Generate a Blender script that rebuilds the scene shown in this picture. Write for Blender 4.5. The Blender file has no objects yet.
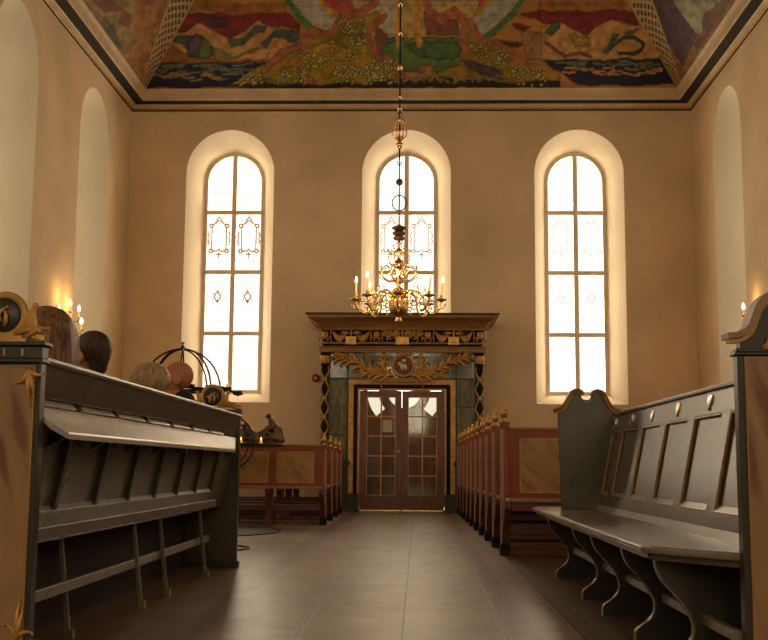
import bpy, bmesh, math, random
import numpy as np
from mathutils import Vector, Matrix
random.seed(7)
S = bpy.context.scene
C = bpy.context.collection
PI = math.pi

# ---------------------------------------------------------------- camera, world, light, exposure
cam_d = bpy.data.cameras.new('camera'); cam = bpy.data.objects.new('camera', cam_d); C.objects.link(cam)
vx = Vector((0.9995155, 0.03008537, 0.00797732)); vyd = Vector((0.00399806, 0.130075, -0.9914961)); vf = Vector((-0.03086718, 0.99104761, 0.12989169))
R3 = Matrix((vx, -vyd, -vf)).transposed()
cam.matrix_world = Matrix.Translation((0, 0, 0.77)) @ R3.to_4x4()
cam_d.sensor_fit = 'HORIZONTAL'; cam_d.sensor_width = 36; cam_d.lens = 36 * 1120 / 768
cam_d.clip_end = 200
S.camera = cam
S.view_settings.view_transform = 'Standard'; S.view_settings.look = 'None'
S.view_settings.gamma = 1; S.view_settings.use_curve_mapping = False
S.view_settings.exposure = EXPOSURE = 0.0

w = bpy.data.worlds.new('sky'); S.world = w; w.use_nodes = True
w.node_tree.nodes['Background'].inputs[0].default_value = (1.0, 0.93, 0.80, 1)
w.node_tree.nodes['Background'].inputs[1].default_value = 1.75

XL, XR, YB, YF = -5.5, 5.12, 20.6, -7.0
WIN_Y = [18.3, 14.6, 10.9, 7.2, 3.5, -0.2, -3.9]
WIN_X = [-3.58, -0.24, 3.0]
def daylight(name, loc, rot, sx, sy, power, col=(1, .80, .56)):
    l = bpy.data.lights.new(name, 'AREA'); l.shape = 'RECTANGLE'; l.size = sx; l.size_y = sy
    l.energy = power; l.color = col
    o = bpy.data.objects.new(name, l); C.objects.link(o); o.location = loc; o.rotation_euler = rot
    return o
PW = 30
for y in WIN_Y:
    k = 1.0 if y > 8 else .40
    daylight('window_daylight', (XL - 0.95, y, 4.5), (0, -PI/2, 0), 4.6, 1.2, PW * k)
    daylight('window_daylight', (XR + 0.95, y, 4.5), (0, PI/2, 0), 4.6, 1.2, PW * k)
for x in WIN_X:
    daylight('window_daylight', (x, YB + 1.0, 4.5), (-PI/2, 0, 0), 1.2, 4.6, 200)
for x in WIN_X:
    daylight('window_daylight', (x, YF - 1.0, 4.5), (PI/2, 0, 0), 1.2, 4.6, 190)

# ---------------------------------------------------------------- materials
def mat(name, col, rough=.5, metal=0, var=.12, scale=6, bump=.0, bscale=40, spec=.3, stretch=None, emit=None, estr=0, col2=None):
    m = bpy.data.materials.new(name); m.use_nodes = True
    nt = m.node_tree; N = nt.nodes; L = nt.links; b = N['Principled BSDF']
    b.inputs['Roughness'].default_value = rough; b.inputs['Metallic'].default_value = metal
    b.inputs['Specular IOR Level'].default_value = spec
    tc = N.new('ShaderNodeTexCoord'); mp = N.new('ShaderNodeMapping'); L.new(tc.outputs['Object'], mp.inputs[0])
    if stretch: mp.inputs['Scale'].default_value = stretch
    nz = N.new('ShaderNodeTexNoise'); nz.inputs['Scale'].default_value = scale; nz.inputs['Detail'].default_value = 6
    L.new(mp.outputs[0], nz.inputs[0])
    cr = N.new('ShaderNodeValToRGB'); L.new(nz.outputs[0], cr.inputs[0])
    c2 = col2 or tuple(min(1, c * (1 + var)) for c in col)
    c1 = tuple(c * (1 - var) for c in col)
    cr.color_ramp.elements[0].color = (*c1, 1); cr.color_ramp.elements[1].color = (*c2, 1)
    cr.color_ramp.elements[0].position = .32; cr.color_ramp.elements[1].position = .68
    L.new(cr.outputs[0], b.inputs['Base Color'])
    if bump:
        n2 = N.new('ShaderNodeTexNoise'); n2.inputs['Scale'].default_value = bscale; n2.inputs['Detail'].default_value = 4
        L.new(mp.outputs[0], n2.inputs[0])
        bp = N.new('ShaderNodeBump'); bp.inputs['Strength'].default_value = bump; bp.inputs['Distance'].default_value = .01
        L.new(n2.outputs[0], bp.inputs['Height']); L.new(bp.outputs[0], b.inputs['Normal'])
    if emit:
        b.inputs['Emission Color'].default_value = (*emit, 1); b.inputs['Emission Strength'].default_value = estr
    return m

def marble(name, a, bcol, scale=2.2, rough=.35, ang=.7):
    m = mat(name, a, rough, var=.1)
    N = m.node_tree.nodes; L = m.node_tree.links; b = N['Principled BSDF']
    tc = N['Texture Coordinate']; mp = N.new('ShaderNodeMapping'); mp.inputs['Rotation'].default_value = (0, ang, 0); mq = N.new('ShaderNodeMapping'); L.new(mp.outputs[0], mq.inputs[0])
    mq.inputs['Scale'].default_value = (4.2, .2, .8)
    L.new(tc.outputs['Object'], mp.inputs[0])
    wv = N.new('ShaderNodeTexNoise'); wv.inputs['Scale'].default_value = scale * 1.5; wv.inputs['Distortion'].default_value = .9; wv.inputs['Detail'].default_value = 5
    L.new(mq.outputs[0], wv.inputs[0])
    cr = N.new('ShaderNodeValToRGB'); L.new(wv.outputs[0], cr.inputs[0])
    e = cr.color_ramp.elements
    e[0].position = .36; e[0].color = (*bcol, 1); e[1].position = .62; e[1].color = (*[min(1, x*1.18) for x in a], 1)
    k = e.new(.45); k.color = (*a, 1)
    L.new(cr.outputs[0], b.inputs['Base Color'])
    return m

M = {}
M['plaster'] = mat('plaster', (.74, .56, .345), .9, var=.13, scale=.7, bump=.5, bscale=22, spec=.2)
M['reveal'] = mat('window_reveal_paint', (.66, .56, .41), .9, var=.05, scale=.9, bump=.35, bscale=20, spec=.2)
M['cream'] = mat('cornice_cream', (.60, .46, .28), .6, var=.12, scale=3)
M['black'] = mat('black_paint', (.022, .020, .016), .6)
M['gold_line'] = mat('gold_paint', (.50, .27, .06), .4, .5, var=.2, scale=12)
M['frame'] = mat('window_frame_paint', (.74, .64, .48), .5, var=.06)  # window glare lightened into the frame colour
M['lead'] = mat('lead_came', (.80, .76, .66), .6)
M['motif_brown'] = mat('motif_brown', (.40, .26, .08), .6)
M['motif_rose'] = mat('motif_rose', (.75, .30, .25), .6)
M['greenwood'] = mat('grey_green_paint', (.080, .066, .040), .27, var=.18, scale=5, bump=.12, bscale=60, stretch=(1, .4, 1))
M['dkgreen'] = mat('dark_green_paint', (.036, .032, .020), .35, var=.2, scale=5)
M['edge_wear_light'] = mat('worn_and_lit_edge_paint', (.15, .115, .072), .35, var=.2, scale=9)  # worn edges; on panel bevels it paints caught light
M['red'] = mat('red_paint', (.27, .056, .018), .45, var=.22, scale=4, bump=.1)
M['pinkgrey'] = mat('pinkish_grey_paint_and_sheen', (.30, .19, .125), .4, var=.12, scale=9)
M['redbrown'] = mat('red_brown_paint', (.13, .040, .022), .42, var=.2, scale=6)
M['marble'] = marble('ochre_marbling', (.36, .20, .066), (.27, .13, .04))
M['marble_pink'] = marble('pinkish_marbling', (.26, .145, .062), (.15, .062, .026), 1.4, ang=.25)
M['gold'] = mat('gilding', (.52, .29, .07), .33, .65, var=.28, scale=14, bump=.3, bscale=50)
M['goldpaint'] = mat('ochre_gilt_paint', (.52, .29, .078), .42, .25, var=.25, scale=9)
M['brown_gold'] = mat('brown_gilt_paint', (.30, .155, .045), .42, .2, var=.2, scale=5, stretch=(.3, 1, 1))
M['tan_moulding'] = mat('tan_moulding_paint', (.26, .155, .075), .4, var=.25, scale=8)
M['under_dark'] = mat('under_seat_shade_brown', (.028, .017, .011), .7, spec=.15)  # paints the shade beneath the long seats
M['brass'] = mat('polished_brass', (.88, .62, .28), .2, 1, var=.12, scale=12)
M['iron'] = mat('black_iron', (.015, .013, .012), .4, .3)
M['bronze'] = mat('dark_bronze', (.12, .075, .04), .4, .6, var=.3, scale=12)
M['doorwood'] = mat('varnished_door_wood', (.16, .062, .022), .32, var=.3, scale=5, stretch=(6, 6, .6), bump=.1)
M['doorgold'] = mat('door_moulding_gilt', (.36, .20, .065), .38, .35, var=.15)
M['black_plinth'] = mat('black_plinth_paint', (.010, .009, .008), .5, spec=.12)
M['wax'] = mat('candle_wax', (.85, .62, .30), .5, emit=(1, .45, .12), estr=.45)
M['flame'] = mat('candle_flame', (1, .75, .4), .5, emit=(1, .66, .28), estr=14)
M['small_flame'] = mat('tea_light_flame', (1, .5, .2), .5, emit=(1, .42, .14), estr=3.5)
M['white'] = mat('white_enamel', (.75, .72, .65), .4)
M['redfield'] = mat('red_field', (.20, .035, .02), .4)
M['paper'] = mat('paper', (.62, .50, .36), .8)
M['bell'] = mat('red_bell_enamel', (.28, .018, .015), .3)

def skin_mat(name, c): 
    return mat(name, c, .5, var=.10, scale=9, bump=.05)
M['skin'] = skin_mat('skin', (.46, .205, .105))
M['suit'] = mat('dark_navy_cloth', (.022, .021, .028), .9, bump=.3, bscale=200)
M['suit2'] = mat('charcoal_cloth', (.030, .026, .024), .9, bump=.3, bscale=200)
M['cloth3'] = mat('grey_knit_cloth', (.12, .10, .085), .9, bump=.4, bscale=120)
M['cloth4'] = mat('dark_brown_cloth', (.07, .045, .03), .9, bump=.4, bscale=120)
def hair_mat(name, a, b, s=(14, 14, 1.2)):
    return mat(name, a, .42, var=.3, scale=5, stretch=s, bump=.9, bscale=14, col2=b)
M['hair_long'] = hair_mat('brown_hair_with_light_strands', (.075, .030, .010), (.30, .15, .055))
M['hair_dark'] = hair_mat('dark_brown_hair', (.028, .013, .007), (.075, .035, .015))
M['hair_blond'] = hair_mat('ash_blond_hair', (.34, .21, .085), (.50, .34, .15), (9, 9, 3))
M['eye'] = mat('eye_dark', (.02, .015, .012), .2)

def glass(name, tint, gloss=.12, rough=.05, diffuse=0, dcol=(.2, .2, .15)):
    m = bpy.data.materials.new(name); m.use_nodes = True; nt = m.node_tree; N = nt.nodes; L = nt.links
    N.remove(N['Principled BSDF']); out = N['Material Output']
    t = N.new('ShaderNodeBsdfTransparent'); t.inputs[0].default_value = (*tint, 1)
    g = N.new('ShaderNodeBsdfGlossy'); g.inputs['Roughness'].default_value = rough
    mx = N.new('ShaderNodeMixShader'); mx.inputs[0].default_value = gloss
    L.new(t.outputs[0], mx.inputs[1]); L.new(g.outputs[0], mx.inputs[2]); last = mx
    if diffuse:
        d = N.new('ShaderNodeBsdfDiffuse')
        tc = N.new('ShaderNodeTexCoord'); mp = N.new('ShaderNodeMapping'); mp.inputs['Scale'].default_value = (4, 4, .8)
        nz = N.new('ShaderNodeTexNoise'); nz.inputs['Scale'].default_value = 3; nz.inputs['Distortion'].default_value = .8
        L.new(tc.outputs['Object'], mp.inputs[0]); L.new(mp.outputs[0], nz.inputs[0])
        cr = N.new('ShaderNodeValToRGB'); L.new(nz.outputs[0], cr.inputs[0])
        cr.color_ramp.elements[0].color = (*[c*.55 for c in dcol], 1); cr.color_ramp.elements[1].color = (*[c*1.35 for c in dcol], 1)
        cr.color_ramp.elements[0].position = .35; cr.color_ramp.elements[1].position = .65
        L.new(cr.outputs[0], d.inputs[0])
        m2 = N.new('ShaderNodeMixShader'); m2.inputs[0].default_value = diffuse
        L.new(last.outputs[0], m2.inputs[1]); L.new(d.outputs[0], m2.inputs[2]); last = m2
    L.new(last.outputs[0], out.inputs[0])
    return m
M['glass'] = glass('window_glass', (.97, .97, .95), .05)
M['doorglass'] = glass('door_glass', (.82, .84, .80), .045, .05, .24, (.20, .17, .15))
M['obscure'] = glass('antique_green_glass', (.50, .50, .30), .03, .2, .70, (.24, .215, .095))

# ---------------------------------------------------------------- mesh helpers
def bm_(): return bmesh.new()
def box(bm, x0, x1, y0, y1, z0, z1):
    v = [bm.verts.new((x, y, z)) for x in (x0, x1) for y in (y0, y1) for z in (z0, z1)]
    for f in ((0,1,3,2),(4,6,7,5),(0,4,5,1),(2,3,7,6),(0,2,6,4),(1,5,7,3)): bm.faces.new([v[i] for i in f])
    return bm
def prism(bm, pts, mapf, a, b):
    """polygon pts (2d) extruded from a to b; mapf(u,v,t)->xyz"""
    n = len(pts)
    A = [bm.verts.new(mapf(u, v, a)) for u, v in pts]; B = [bm.verts.new(mapf(u, v, b)) for u, v in pts]
    bm.faces.new(A[::-1]); bm.faces.new(B)
    for i in range(n):
        j = (i + 1) % n; bm.faces.new([A[i], A[j], B[j], B[i]])
    return bm
XZ = lambda u, v, t: (u, t, v)
YZ = lambda u, v, t: (t, u, v)
XY = lambda u, v, t: (u, v, t)
def tube(bm, pts, r, seg=8, flat=None, closed=False):
    pts = [Vector(p) for p in pts]; n = len(pts)
    if not hasattr(r, '__len__'): r = [r] * n
    rings = []
    t0 = None; nv = None
    for i, p in enumerate(pts):
        if closed: t = pts[(i+1) % n] - pts[i-1]
        else: t = pts[min(i+1, n-1)] - pts[max(i-1, 0)]
        if t.length < 1e-9: t = Vector((0, 0, 1))
        t.normalize()
        if flat is not None:
            a = Vector(flat) - t * t.dot(Vector(flat)); 
            if a.length < 1e-4: a = t.orthogonal()
            a.normalize()
        else:
            if nv is None: a = t.orthogonal().normalized()
            else:
                a = nv - t * t.dot(nv)
                a = a.normalized() if a.length > 1e-6 else t.orthogonal().normalized()
            nv = a
        b = t.cross(a)
        k = .5 if flat is not None else 1
        rr = max(r[i], 1e-4)
        rings.append([bm.verts.new(p + a * math.cos(2*PI*j/seg) * rr * k + b * math.sin(2*PI*j/seg) * rr) for j in range(seg)])
    m = n if closed else n - 1
    for i in range(m):
        A, B = rings[i], rings[(i+1) % n]
        for j in range(seg):
            k = (j+1) % seg; bm.faces.new([A[j], A[k], B[k], B[j]])
    if not closed:
        bm.faces.new(rings[0][::-1]); bm.faces.new(rings[-1])
    return bm
def lathe(bm, prof, c=(0, 0, 0), seg=16):
    cx, cy, cz = c
    rings = []
    for r, z in prof:
        if r < 1e-5: rings.append([bm.verts.new((cx, cy, cz + z))])
        else: rings.append([bm.verts.new((cx + r*math.cos(2*PI*j/seg), cy + r*math.sin(2*PI*j/seg), cz + z)) for j in range(seg)])
    for A, B in zip(rings, rings[1:]):
        for j in range(seg):
            k = (j+1) % seg
            q = [A[j % len(A)], A[k % len(A)], B[k % len(B)], B[j % len(B)]]
            u = []
            for v in q:
                if v not in u: u.append(v)
            if len(u) > 2: bm.faces.new(u)
    for Rg, s in ((rings[0], -1), (rings[-1], 1)):
        if len(Rg) > 2: bm.faces.new(Rg[::s])
    return bm
def ball(bm, c, r, sc=(1, 1, 1), seg=14, rings=9):
    v0 = len(bm.verts)
    pr = [(r*math.sin(PI*i/rings), -r*math.cos(PI*i/rings)) for i in range(rings+1)]
    pr[0] = (0, -r); pr[-1] = (0, r)
    b2 = bmesh.new(); lathe(b2, pr, (0, 0, 0), seg)
    mp = {}
    for v in b2.verts: mp[v] = bm.verts.new((c[0]+v.co.x*sc[0], c[1]+v.co.y*sc[1], c[2]+v.co.z*sc[2]))
    for f in b2.faces: bm.faces.new([mp[v] for v in f.verts])
    b2.free(); return bm
def arcpts(c, r, a0, a1, n, plane='xz', sx=1, sz=1):
    out = []
    for i in range(n+1):
        a = a0 + (a1-a0)*i/n; u = r*math.cos(a)*sx; v = r*math.sin(a)*sz
        out.append((c[0]+u, c[1], c[2]+v) if plane == 'xz' else ((c[0]+u, c[1]+v, c[2]) if plane == 'xy' else (c[0], c[1]+u, c[2]+v)))
    return out
def spiral(c, r0, r1, a0, a1, n, plane='xz'):
    out = []
    for i in range(n+1):
        t = i/n; a = a0+(a1-a0)*t; r = r0+(r1-r0)*t
        u = r*math.cos(a); v = r*math.sin(a)
        out.append((c[0]+u, c[1], c[2]+v) if plane == 'xz' else ((c[0]+u, c[1]+v, c[2]) if plane == 'xy' else (c[0], c[1]+u, c[2]+v)))
    return out
def bez(P, n=12):
    """smooth curve through points (catmull-rom)"""
    P = [Vector(p) for p in P]; out = []
    Q = [P[0]*2-P[1]] + P + [P[-1]*2-P[-2]]
    for i in range(1, len(Q)-2):
        for k in range(n):
            t = k/n
            a, b, c, d = Q[i-1], Q[i], Q[i+1], Q[i+2]
            out.append(.5*((2*b)+(-a+c)*t+(2*a-5*b+4*c-d)*t*t+(-a+3*b-3*c+d)*t**3))
    out.append(P[-1]); return out
def org(o):
    v = Vector((0, 0, 0))
    while o: v = v + o.location; o = o.parent
    return v
def obj(name, bm, m, parent=None, smooth=False, bevel=0, mods=()):
    sh = org(parent) if parent else Vector((0, 0, 0))
    for v in bm.verts: v.co -= sh
    bmesh.ops.recalc_face_normals(bm, faces=bm.faces)
    me = bpy.data.meshes.new(name); bm.to_mesh(me); bm.free()
    ms = m if isinstance(m, (list, tuple)) else [m]
    for k in ms: me.materials.append(M[k] if isinstance(k, str) else k)
    o = bpy.data.objects.new(name, me); C.objects.link(o); o.parent = parent
    if smooth:
        for p in me.polygons: p.use_smooth = True
        if smooth == 'auto':
            e = o.modifiers.new('es', 'EDGE_SPLIT'); e.split_angle = math.radians(40)
    if bevel:
        b = o.modifiers.new('bevel', 'BEVEL'); b.width = bevel; b.segments = 2; b.limit_method = 'ANGLE'
    return o
def tag(o, label, cat, group=None, kind=None):
    o['label'] = label
    if cat: o['category'] = cat
    if group: o['group'] = group
    if kind: o['kind'] = kind
    return o
def thing(name, label, cat, loc=(0, 0, 0), group=None):
    o = bpy.data.objects.new(name, None); C.objects.link(o); o.location = loc; o.empty_display_size = .1
    return tag(o, label, cat, group)
def struct(name, bm, m, parent=None, **k):
    o = obj(name, bm, m, parent, **k)
    if parent is None: o['kind'] = 'structure'
    return o
def copy_tree(o, parent=None):
    c = o.copy(); C.objects.link(c); c.parent = parent
    for ch in list(o.children): copy_tree(ch, c)
    return c
# ---------------------------------------------------------------- setting: walls with deep splayed round-headed windows
SILL, OW, SPRING = 1.93, .835, 6.275       # outer opening
GS, GW, GSP, GD = 2.14, .575, 6.235, .60   # glass opening, depth of the reveal
TOPZ = 7.62
def arch(cx, hw, z0, zs, n=36):
    pts = [(cx-hw, z0)]
    for i in range(n+1):
        a = PI - PI*i/n; pts.append((cx+hw*math.cos(a), zs+hw*math.sin(a)))
    pts.append((cx+hw, z0)); return pts
def build_wall(name, mp, u0, u1, wins, door=None):
    bm = bm_()
    def quad(a, b, c, d, dd=0, mi=0):
        f = bm.faces.new([bm.verts.new(mp(*p, dd)) for p in (a, b, c, d)]); f.material_index = mi
    cur = u0
    for cx in sorted(wins):
        quad((cur, 0), (cx-OW, 0), (cx-OW, TOPZ), (cur, TOPZ))
        if door and abs(cx-door[0]) < .01: quad((cx-OW, door[1]), (cx+OW, door[1]), (cx+OW, SILL+.9), (cx-OW, SILL+.9)); sill = SILL+.9
        else: quad((cx-OW, 0), (cx+OW, 0), (cx+OW, SILL), (cx-OW, SILL)); sill = SILL
        A = arch(cx, OW, sill, SPRING); G = arch(cx, GW, GS + (sill-SILL), GSP)
        for p, q in zip(A[1:-1], A[2:-1]): quad(p, q, (q[0], TOPZ), (p[0], TOPZ))
        n = len(A)
        for i in range(n):
            j = (i+1) % n
            f = bm.faces.new([bm.verts.new(mp(*A[i], 0)), bm.verts.new(mp(*A[j], 0)), bm.verts.new(mp(*G[j], GD)), bm.verts.new(mp(*G[i], GD))]); f.material_index = 1
        # outer skin of the wall behind the reveal
        O = arch(cx, OW+.3, sill-.4, SPRING); 
        for i in range(n):
            j = (i+1) % n
            f = bm.faces.new([bm.verts.new(mp(*G[i], GD)), bm.verts.new(mp(*G[j], GD)), bm.verts.new(mp(*O[j], GD)), bm.verts.new(mp(*O[i], GD))])
        cur = cx+OW
    quad((cur, 0), (u1, 0), (u1, TOPZ), (cur, TOPZ))
    if door:
        dx, dz, hw = door
        for s in (-1, 1):
            f = bm.faces.new([bm.verts.new(mp(dx+s*OW, z, d)) for z, d in ((0, 0), (dz, 0), (dz, 1.3), (0, 1.3))])
        f = bm.faces.new([bm.verts.new(mp(dx+s, dz, d)) for s, d in ((-OW, 0), (OW, 0), (OW, 1.3), (-OW, 1.3))])
    bmesh.ops.remove_doubles(bm, verts=bm.verts, dist=.0005)
    o = struct(name, bm, ['plaster', 'reveal'])
    return o
mapB = lambda u, z, d: (u, YB+d, z)
mapL = lambda u, z, d: (XL-d, u, z)
mapR = lambda u, z, d: (XR+d, u, z)
mapF = lambda u, z, d: (u, YF-d, z)
DOORX = -.28
WALLX = [-3.58, -0.24, 3.0]
build_wall('wall_back', mapB, XL, XR, WALLX, door=(-0.24, 2.6, .8))
build_wall('wall_left', mapL, YF, YB, WIN_Y)
build_wall('wall_right', mapR, YF, YB, WIN_Y)
build_wall('wall_front', mapF, XL, XR, WALLX)

ZB = [3.27, 4.46, 5.63]
wn = [0]
def window(cx, mp, motifs=0, leads=True, z0=GS):
    """frame, mullion and transoms, leaded glazing, painted motifs; mp(u,z,d) with d measured from the wall face"""
    wn[0] += 1
    bm = bm_()
    A = arch(cx, GW+.01, z0, GSP); Bn = arch(cx, GW-.055, z0+.055, GSP)
    n = len(A)
    for i in range(n):
        j = (i+1) % n
        for (P0, P1, d0, d1) in ((A, Bn, GD-.03, GD-.03), (Bn, Bn, GD-.03, GD+.06), (A, Bn, GD+.06, GD+.06)):
            bm.faces.new([bm.verts.new(mp(*P0[i], d0)), bm.verts.new(mp(*P0[j], d0)), bm.verts.new(mp(*P1[j], d1)), bm.verts.new(mp(*P1[i], d1))])
    fr = struct('window_%d' % wn[0], bm, 'frame'); fr['label'] = 'round-headed window frame'
    def bar(u0, u1, z0_, z1, d0=GD-.045, d1=GD+.055):
        b = bm_(); vs = [b.verts.new(mp(u, z, d)) for u in (u0, u1) for z in (z0_, z1) for d in (d0, d1)]
        for f in ((0,1,3,2),(4,6,7,5),(0,4,5,1),(2,3,7,6),(0,2,6,4),(1,5,7,3)): b.faces.new([vs[i] for i in f])
        return b
    obj('mullion', bar(cx-.043, cx+.043, z0+.03, GSP+GW-.03), 'frame', fr)
    for z in ZB:
        if z > z0: obj('transom_bar', bar(cx-GW+.02, cx+GW-.02, z-.040, z+.040, GD-.04, GD+.05), 'frame', fr)
    g = bm_(); g.faces.new([g.verts.new(mp(*p, GD+.03)) for p in A]); obj('glass_pane', g, 'glass', fr)
    if leads:
        b = bm_(); t = .0036 if motifs < 2 else .002
        def lb(u0, u1, z0_, z1):
            b.faces.new([b.verts.new(mp(*p, GD+.02)) for p in ((u0, z0_), (u1, z0_), (u1, z1), (u0, z1))])
        for s in (-1, 1):
            c0 = cx + s*GW*.5 + s*.0
            for k in range(-2, 3):
                u = c0 + k*.10
                if abs(u-cx) > GW-.06: continue
                top = GSP + math.sqrt(max(0, GW**2-(u-cx)**2)) - .05
                lb(u-t, u+t, z0+.05, top)
        z = z0 + .2
        while z < GSP+GW-.15:
            hw = GW-.06 if z < GSP else math.sqrt(max(0, GW**2-(z-GSP)**2))-.06
            if hw > .1: lb(cx-hw, cx+hw, z-t, z+t)
            z += .195
        obj('lead_cames', b, 'lead', fr)
    if motifs:
        wdt = .016 if motifs == 1 else (.006 if motifs == 2 else .012)
        for s in (-1, 1):
            c0 = cx + s*.29
            b = bm_(); b2 = bm_()
            def ln(bb, pts, w_):
                tube(bb, [mp(c0+u, z, GD+.005) for u, z in pts], w_, 5)
            H = 5.13
            # cartouche with curled corners, a little gable and a pendant
            for sx in (-1, 1):
                for sz in (-1, 1):
                    cxx, czz = sx*.155, H+sz*.25
                    ln(b, [(cxx+.034*math.cos(a), czz+.034*math.sin(a)) for a in [i*PI/4 for i in range(9)]], wdt)
                ln(b if motifs != 1 else b, [(sx*.14, H-.22), (sx*.14, H+.22)], wdt*.8)
                ln(b2, [(sx*.19, H-.13), (sx*.215, H-.05), (sx*.19, H), (sx*.215, H+.06), (sx*.19, H+.13)], wdt*.9)
                ln(b, [(sx*.12, H+.27), (sx*.05, H+.31), (sx*.05, H+.37), (0, H+.43)], wdt*.8)
                ln(b2, [(sx*.10, H+.28), (0, H+.37)], wdt*.8)
            ln(b, [(-.12, H-.25), (-.04, H-.25), (0, H-.21), (.04, H-.25), (.12, H-.25)], wdt)
            ln(b, [(-.06, H-.33), (0, H-.30), (.06, H-.33)], wdt*.8); ln(b, [(0, H-.27), (0, H-.38)], wdt*.8)
            # six pointed star in the light below
            if motifs != 3:
                Z2 = 3.99
                for o_ in (0, PI):
                    tri = [(.095*math.cos(PI/2+o_+k*2*PI/3), Z2+.125*math.sin(PI/2+o_+k*2*PI/3)) for k in range(4)]
                    ln(b, tri, wdt*.75)
                ln(b2, [(.06*math.cos(k*PI/3), Z2+.085*math.sin(k*PI/3)) for k in range(7)], wdt*.6)
            obj('painted_cartouche', b, 'motif_brown', fr); obj('painted_ornament', b2, 'motif_rose', fr)
    return fr
window(WALLX[0], mapB, 1); window(WALLX[1], mapB, 3, False, GS+.9); window(WALLX[2], mapB, 2)
for y in WIN_Y:
    window(y, mapL, 0, False); window(y, mapR, 0, False)
for x in WALLX: window(x, mapF, 0, False)

# ---------------------------------------------------------------- floor
def brick_floor(name, c1, c2, mort, bw, bh, rot, off, rough, loc=(0, 0, 0), msize=.008, bumpd=.2):
    m = bpy.data.materials.new(name); m.use_nodes = True; N = m.node_tree.nodes; L = m.node_tree.links; b = N['Principled BSDF']
    tc = N.new('ShaderNodeTexCoord'); mp = N.new('ShaderNodeMapping'); mp.inputs['Rotation'].default_value = (0, 0, rot); mp.inputs['Location'].default_value = loc
    L.new(tc.outputs['Object'], mp.inputs[0])
    br = N.new('ShaderNodeTexBrick'); br.offset = off
    br.inputs['Scale'].default_value = 1; br.inputs['Brick Width'].default_value = bw; br.inputs['Row Height'].default_value = bh
    br.inputs['Mortar Size'].default_value = msize; br.inputs['Color1'].default_value = (*c1, 1); br.inputs['Color2'].default_value = (*c2, 1); br.inputs['Mortar'].default_value = (*mort, 1)
    br.inputs['Mortar Smooth'].default_value = .3
    L.new(mp.outputs[0], br.inputs[0])
    nz = N.new('ShaderNodeTexNoise'); nz.inputs['Scale'].default_value = 1.6; nz.inputs['Detail'].default_value = 8
    L.new(tc.outputs['Object'], nz.inputs[0])
    cr = N.new('ShaderNodeValToRGB'); cr.color_ramp.elements[0].color = (.72, .72, .70, 1); cr.color_ramp.elements[1].color = (1.1, 1.08, 1.05, 1)
    cr.color_ramp.elements[0].position = .3; cr.color_ramp.elements[1].position = .7
    L.new(nz.outputs[0], cr.inputs[0])
    mx = N.new('ShaderNodeMix'); mx.data_type = 'RGBA'; mx.blend_type = 'MULTIPLY'; mx.inputs[0].default_value = 1
    L.new(br.outputs[0], mx.inputs[6]); L.new(cr.outputs[0], mx.inputs[7]); L.new(mx.outputs[2], b.inputs['Base Color'])
    mr = N.new('ShaderNodeMapRange'); mr.inputs[3].default_value = rough-.07; mr.inputs[4].default_value = rough+.12
    n3 = N.new('ShaderNodeTexNoise'); n3.inputs['Scale'].default_value = 5; n3.inputs['Detail'].default_value = 6; L.new(tc.outputs['Object'], n3.inputs[0])
    L.new(n3.outputs[0], mr.inputs[0]); L.new(mr.outputs[0], b.inputs['Roughness'])
    bp = N.new('ShaderNodeBump'); bp.inputs['Strength'].default_value = bumpd; bp.inputs['Distance'].default_value = .004; bp.invert = True
    L.new(br.outputs[1], bp.inputs['Height']); L.new(bp.outputs[0], b.inputs['Normal'])
    return m
M['slab'] = brick_floor('limestone_slabs', (.225, .148, .092), (.195, .125, .078), (.04, .02, .01), .80, .478, PI/2, .5, .36, (.3, .07, 0), msize=.006)
M['band'] = brick_floor('dark_limestone_band', (.13, .082, .048), (.115, .072, .042), (.10, .07, .04), .9, 4, PI/2, 0, .34)
M['edge'] = brick_floor('limestone_border', (.24, .16, .098), (.21, .14, .086), (.10, .07, .04), .7, 4, PI/2, 0, .36)
M['tiles'] = brick_floor('reddish_stone_tiles', (.21, .125, .078), (.17, .10, .062), (.08, .045, .03), .5, .5, 0, .5, .34)
M['planks'] = brick_floor('brown_floor_boards', (.13, .068, .036), (.105, .055, .030), (.03, .016, .01), 1.9, .14, PI/2, .37, .40, msize=.005)
bm = bm_()
def fl(x0, x1, y0, y1, mi):
    f = bm.faces.new([bm.verts.new(p) for p in ((x0, y0, 0), (x1, y0, 0), (x1, y1, 0), (x0, y1, 0))]); f.material_index = mi
fl(-1.00, .43, YF, YB+1.3, 0); fl(-1.15, -1.00, YF, YB, 1); fl(-1.36, -1.15, YF, YB, 2)
fl(.43, .56, YF, YB, 1); fl(.56, .76, YF, YB, 2)
fl(XL, -1.36, YF, YB, 3); fl(.77, XR, YF, YB, 4)
bmesh.ops.remove_doubles(bm, verts=bm.verts, dist=.0001)
f_ = bm.faces.new([bm.verts.new(p) for p in ((.76, YF, .0), (.77, YF, .0), (.77, YB, .0), (.76, YB, .0))]); f_.material_index = 5
struct('floor', bm, ['slab', 'band', 'edge', 'tiles', 'planks', 'black'])

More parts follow.
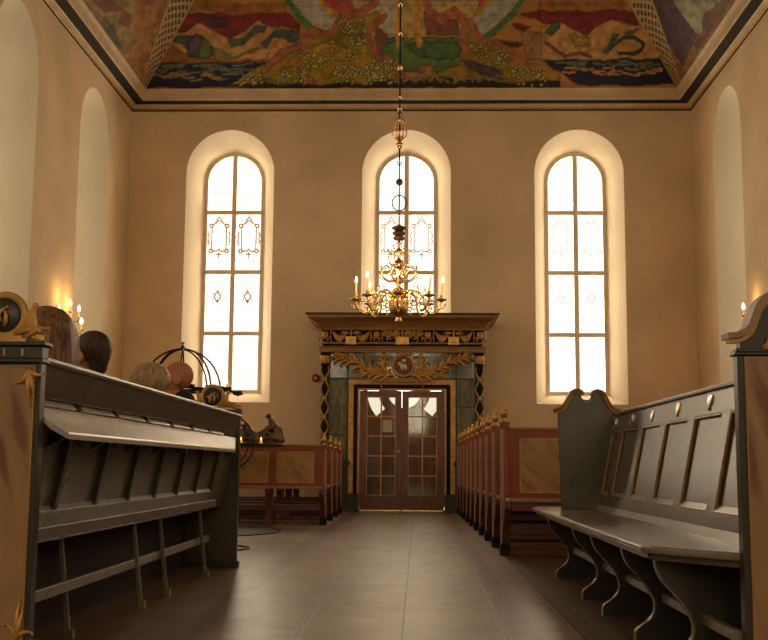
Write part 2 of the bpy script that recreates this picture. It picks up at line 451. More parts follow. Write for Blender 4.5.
# ---------------------------------------------------------------- ceiling and cornice
PROF = [('black', [(0, 7.475), (.018, 7.478), (.018, 7.496)]),
        ('gold_line', [(.018, 7.496), (.034, 7.505), (.034, 7.528)]),
        ('cream', [(.034, 7.528), (.05, 7.54), (.055, 7.572), (.085, 7.592)]),
        ('black', [(.085, 7.592), (.26, 7.604)]),
        ('cream', [(.26, 7.604), (.278, 7.63), (.285, 7.68), (.288, 7.73), (.30, 7.77), (.32, 7.79), (.34, 7.80), (.34, 7.86)])]
sides = [('trim_1', lambda o, z, e: (XL+o if e == 0 else XR-o, YB-o, z)), ('trim_2', lambda o, z, e: (XL+o, (YF+o) if e == 0 else (YB-o), z)),
         ('trim_3', lambda o, z, e: (XR-o, (YF+o) if e == 0 else (YB-o), z)), ('trim_4', lambda o, z, e: (XL+o if e == 0 else XR-o, YF+o, z))]
for nm, fn in sides:
    bm = bm_(); mats = ['black', 'gold_line', 'cream']
    for mk, pr in PROF:
        for (o0, z0), (o1, z1) in zip(pr, pr[1:]):
            f = bm.faces.new([bm.verts.new(fn(o0, z0, 0)), bm.verts.new(fn(o0, z0, 1)), bm.verts.new(fn(o1, z1, 1)), bm.verts.new(fn(o1, z1, 0))])
            f.material_index = mats.index(mk)
    struct(nm, bm, mats)
CO, CZ, CS, RISE = .33, 7.80, 1.15, 1.85     # ceiling springs here; slope; horizontal run of the sloped facets
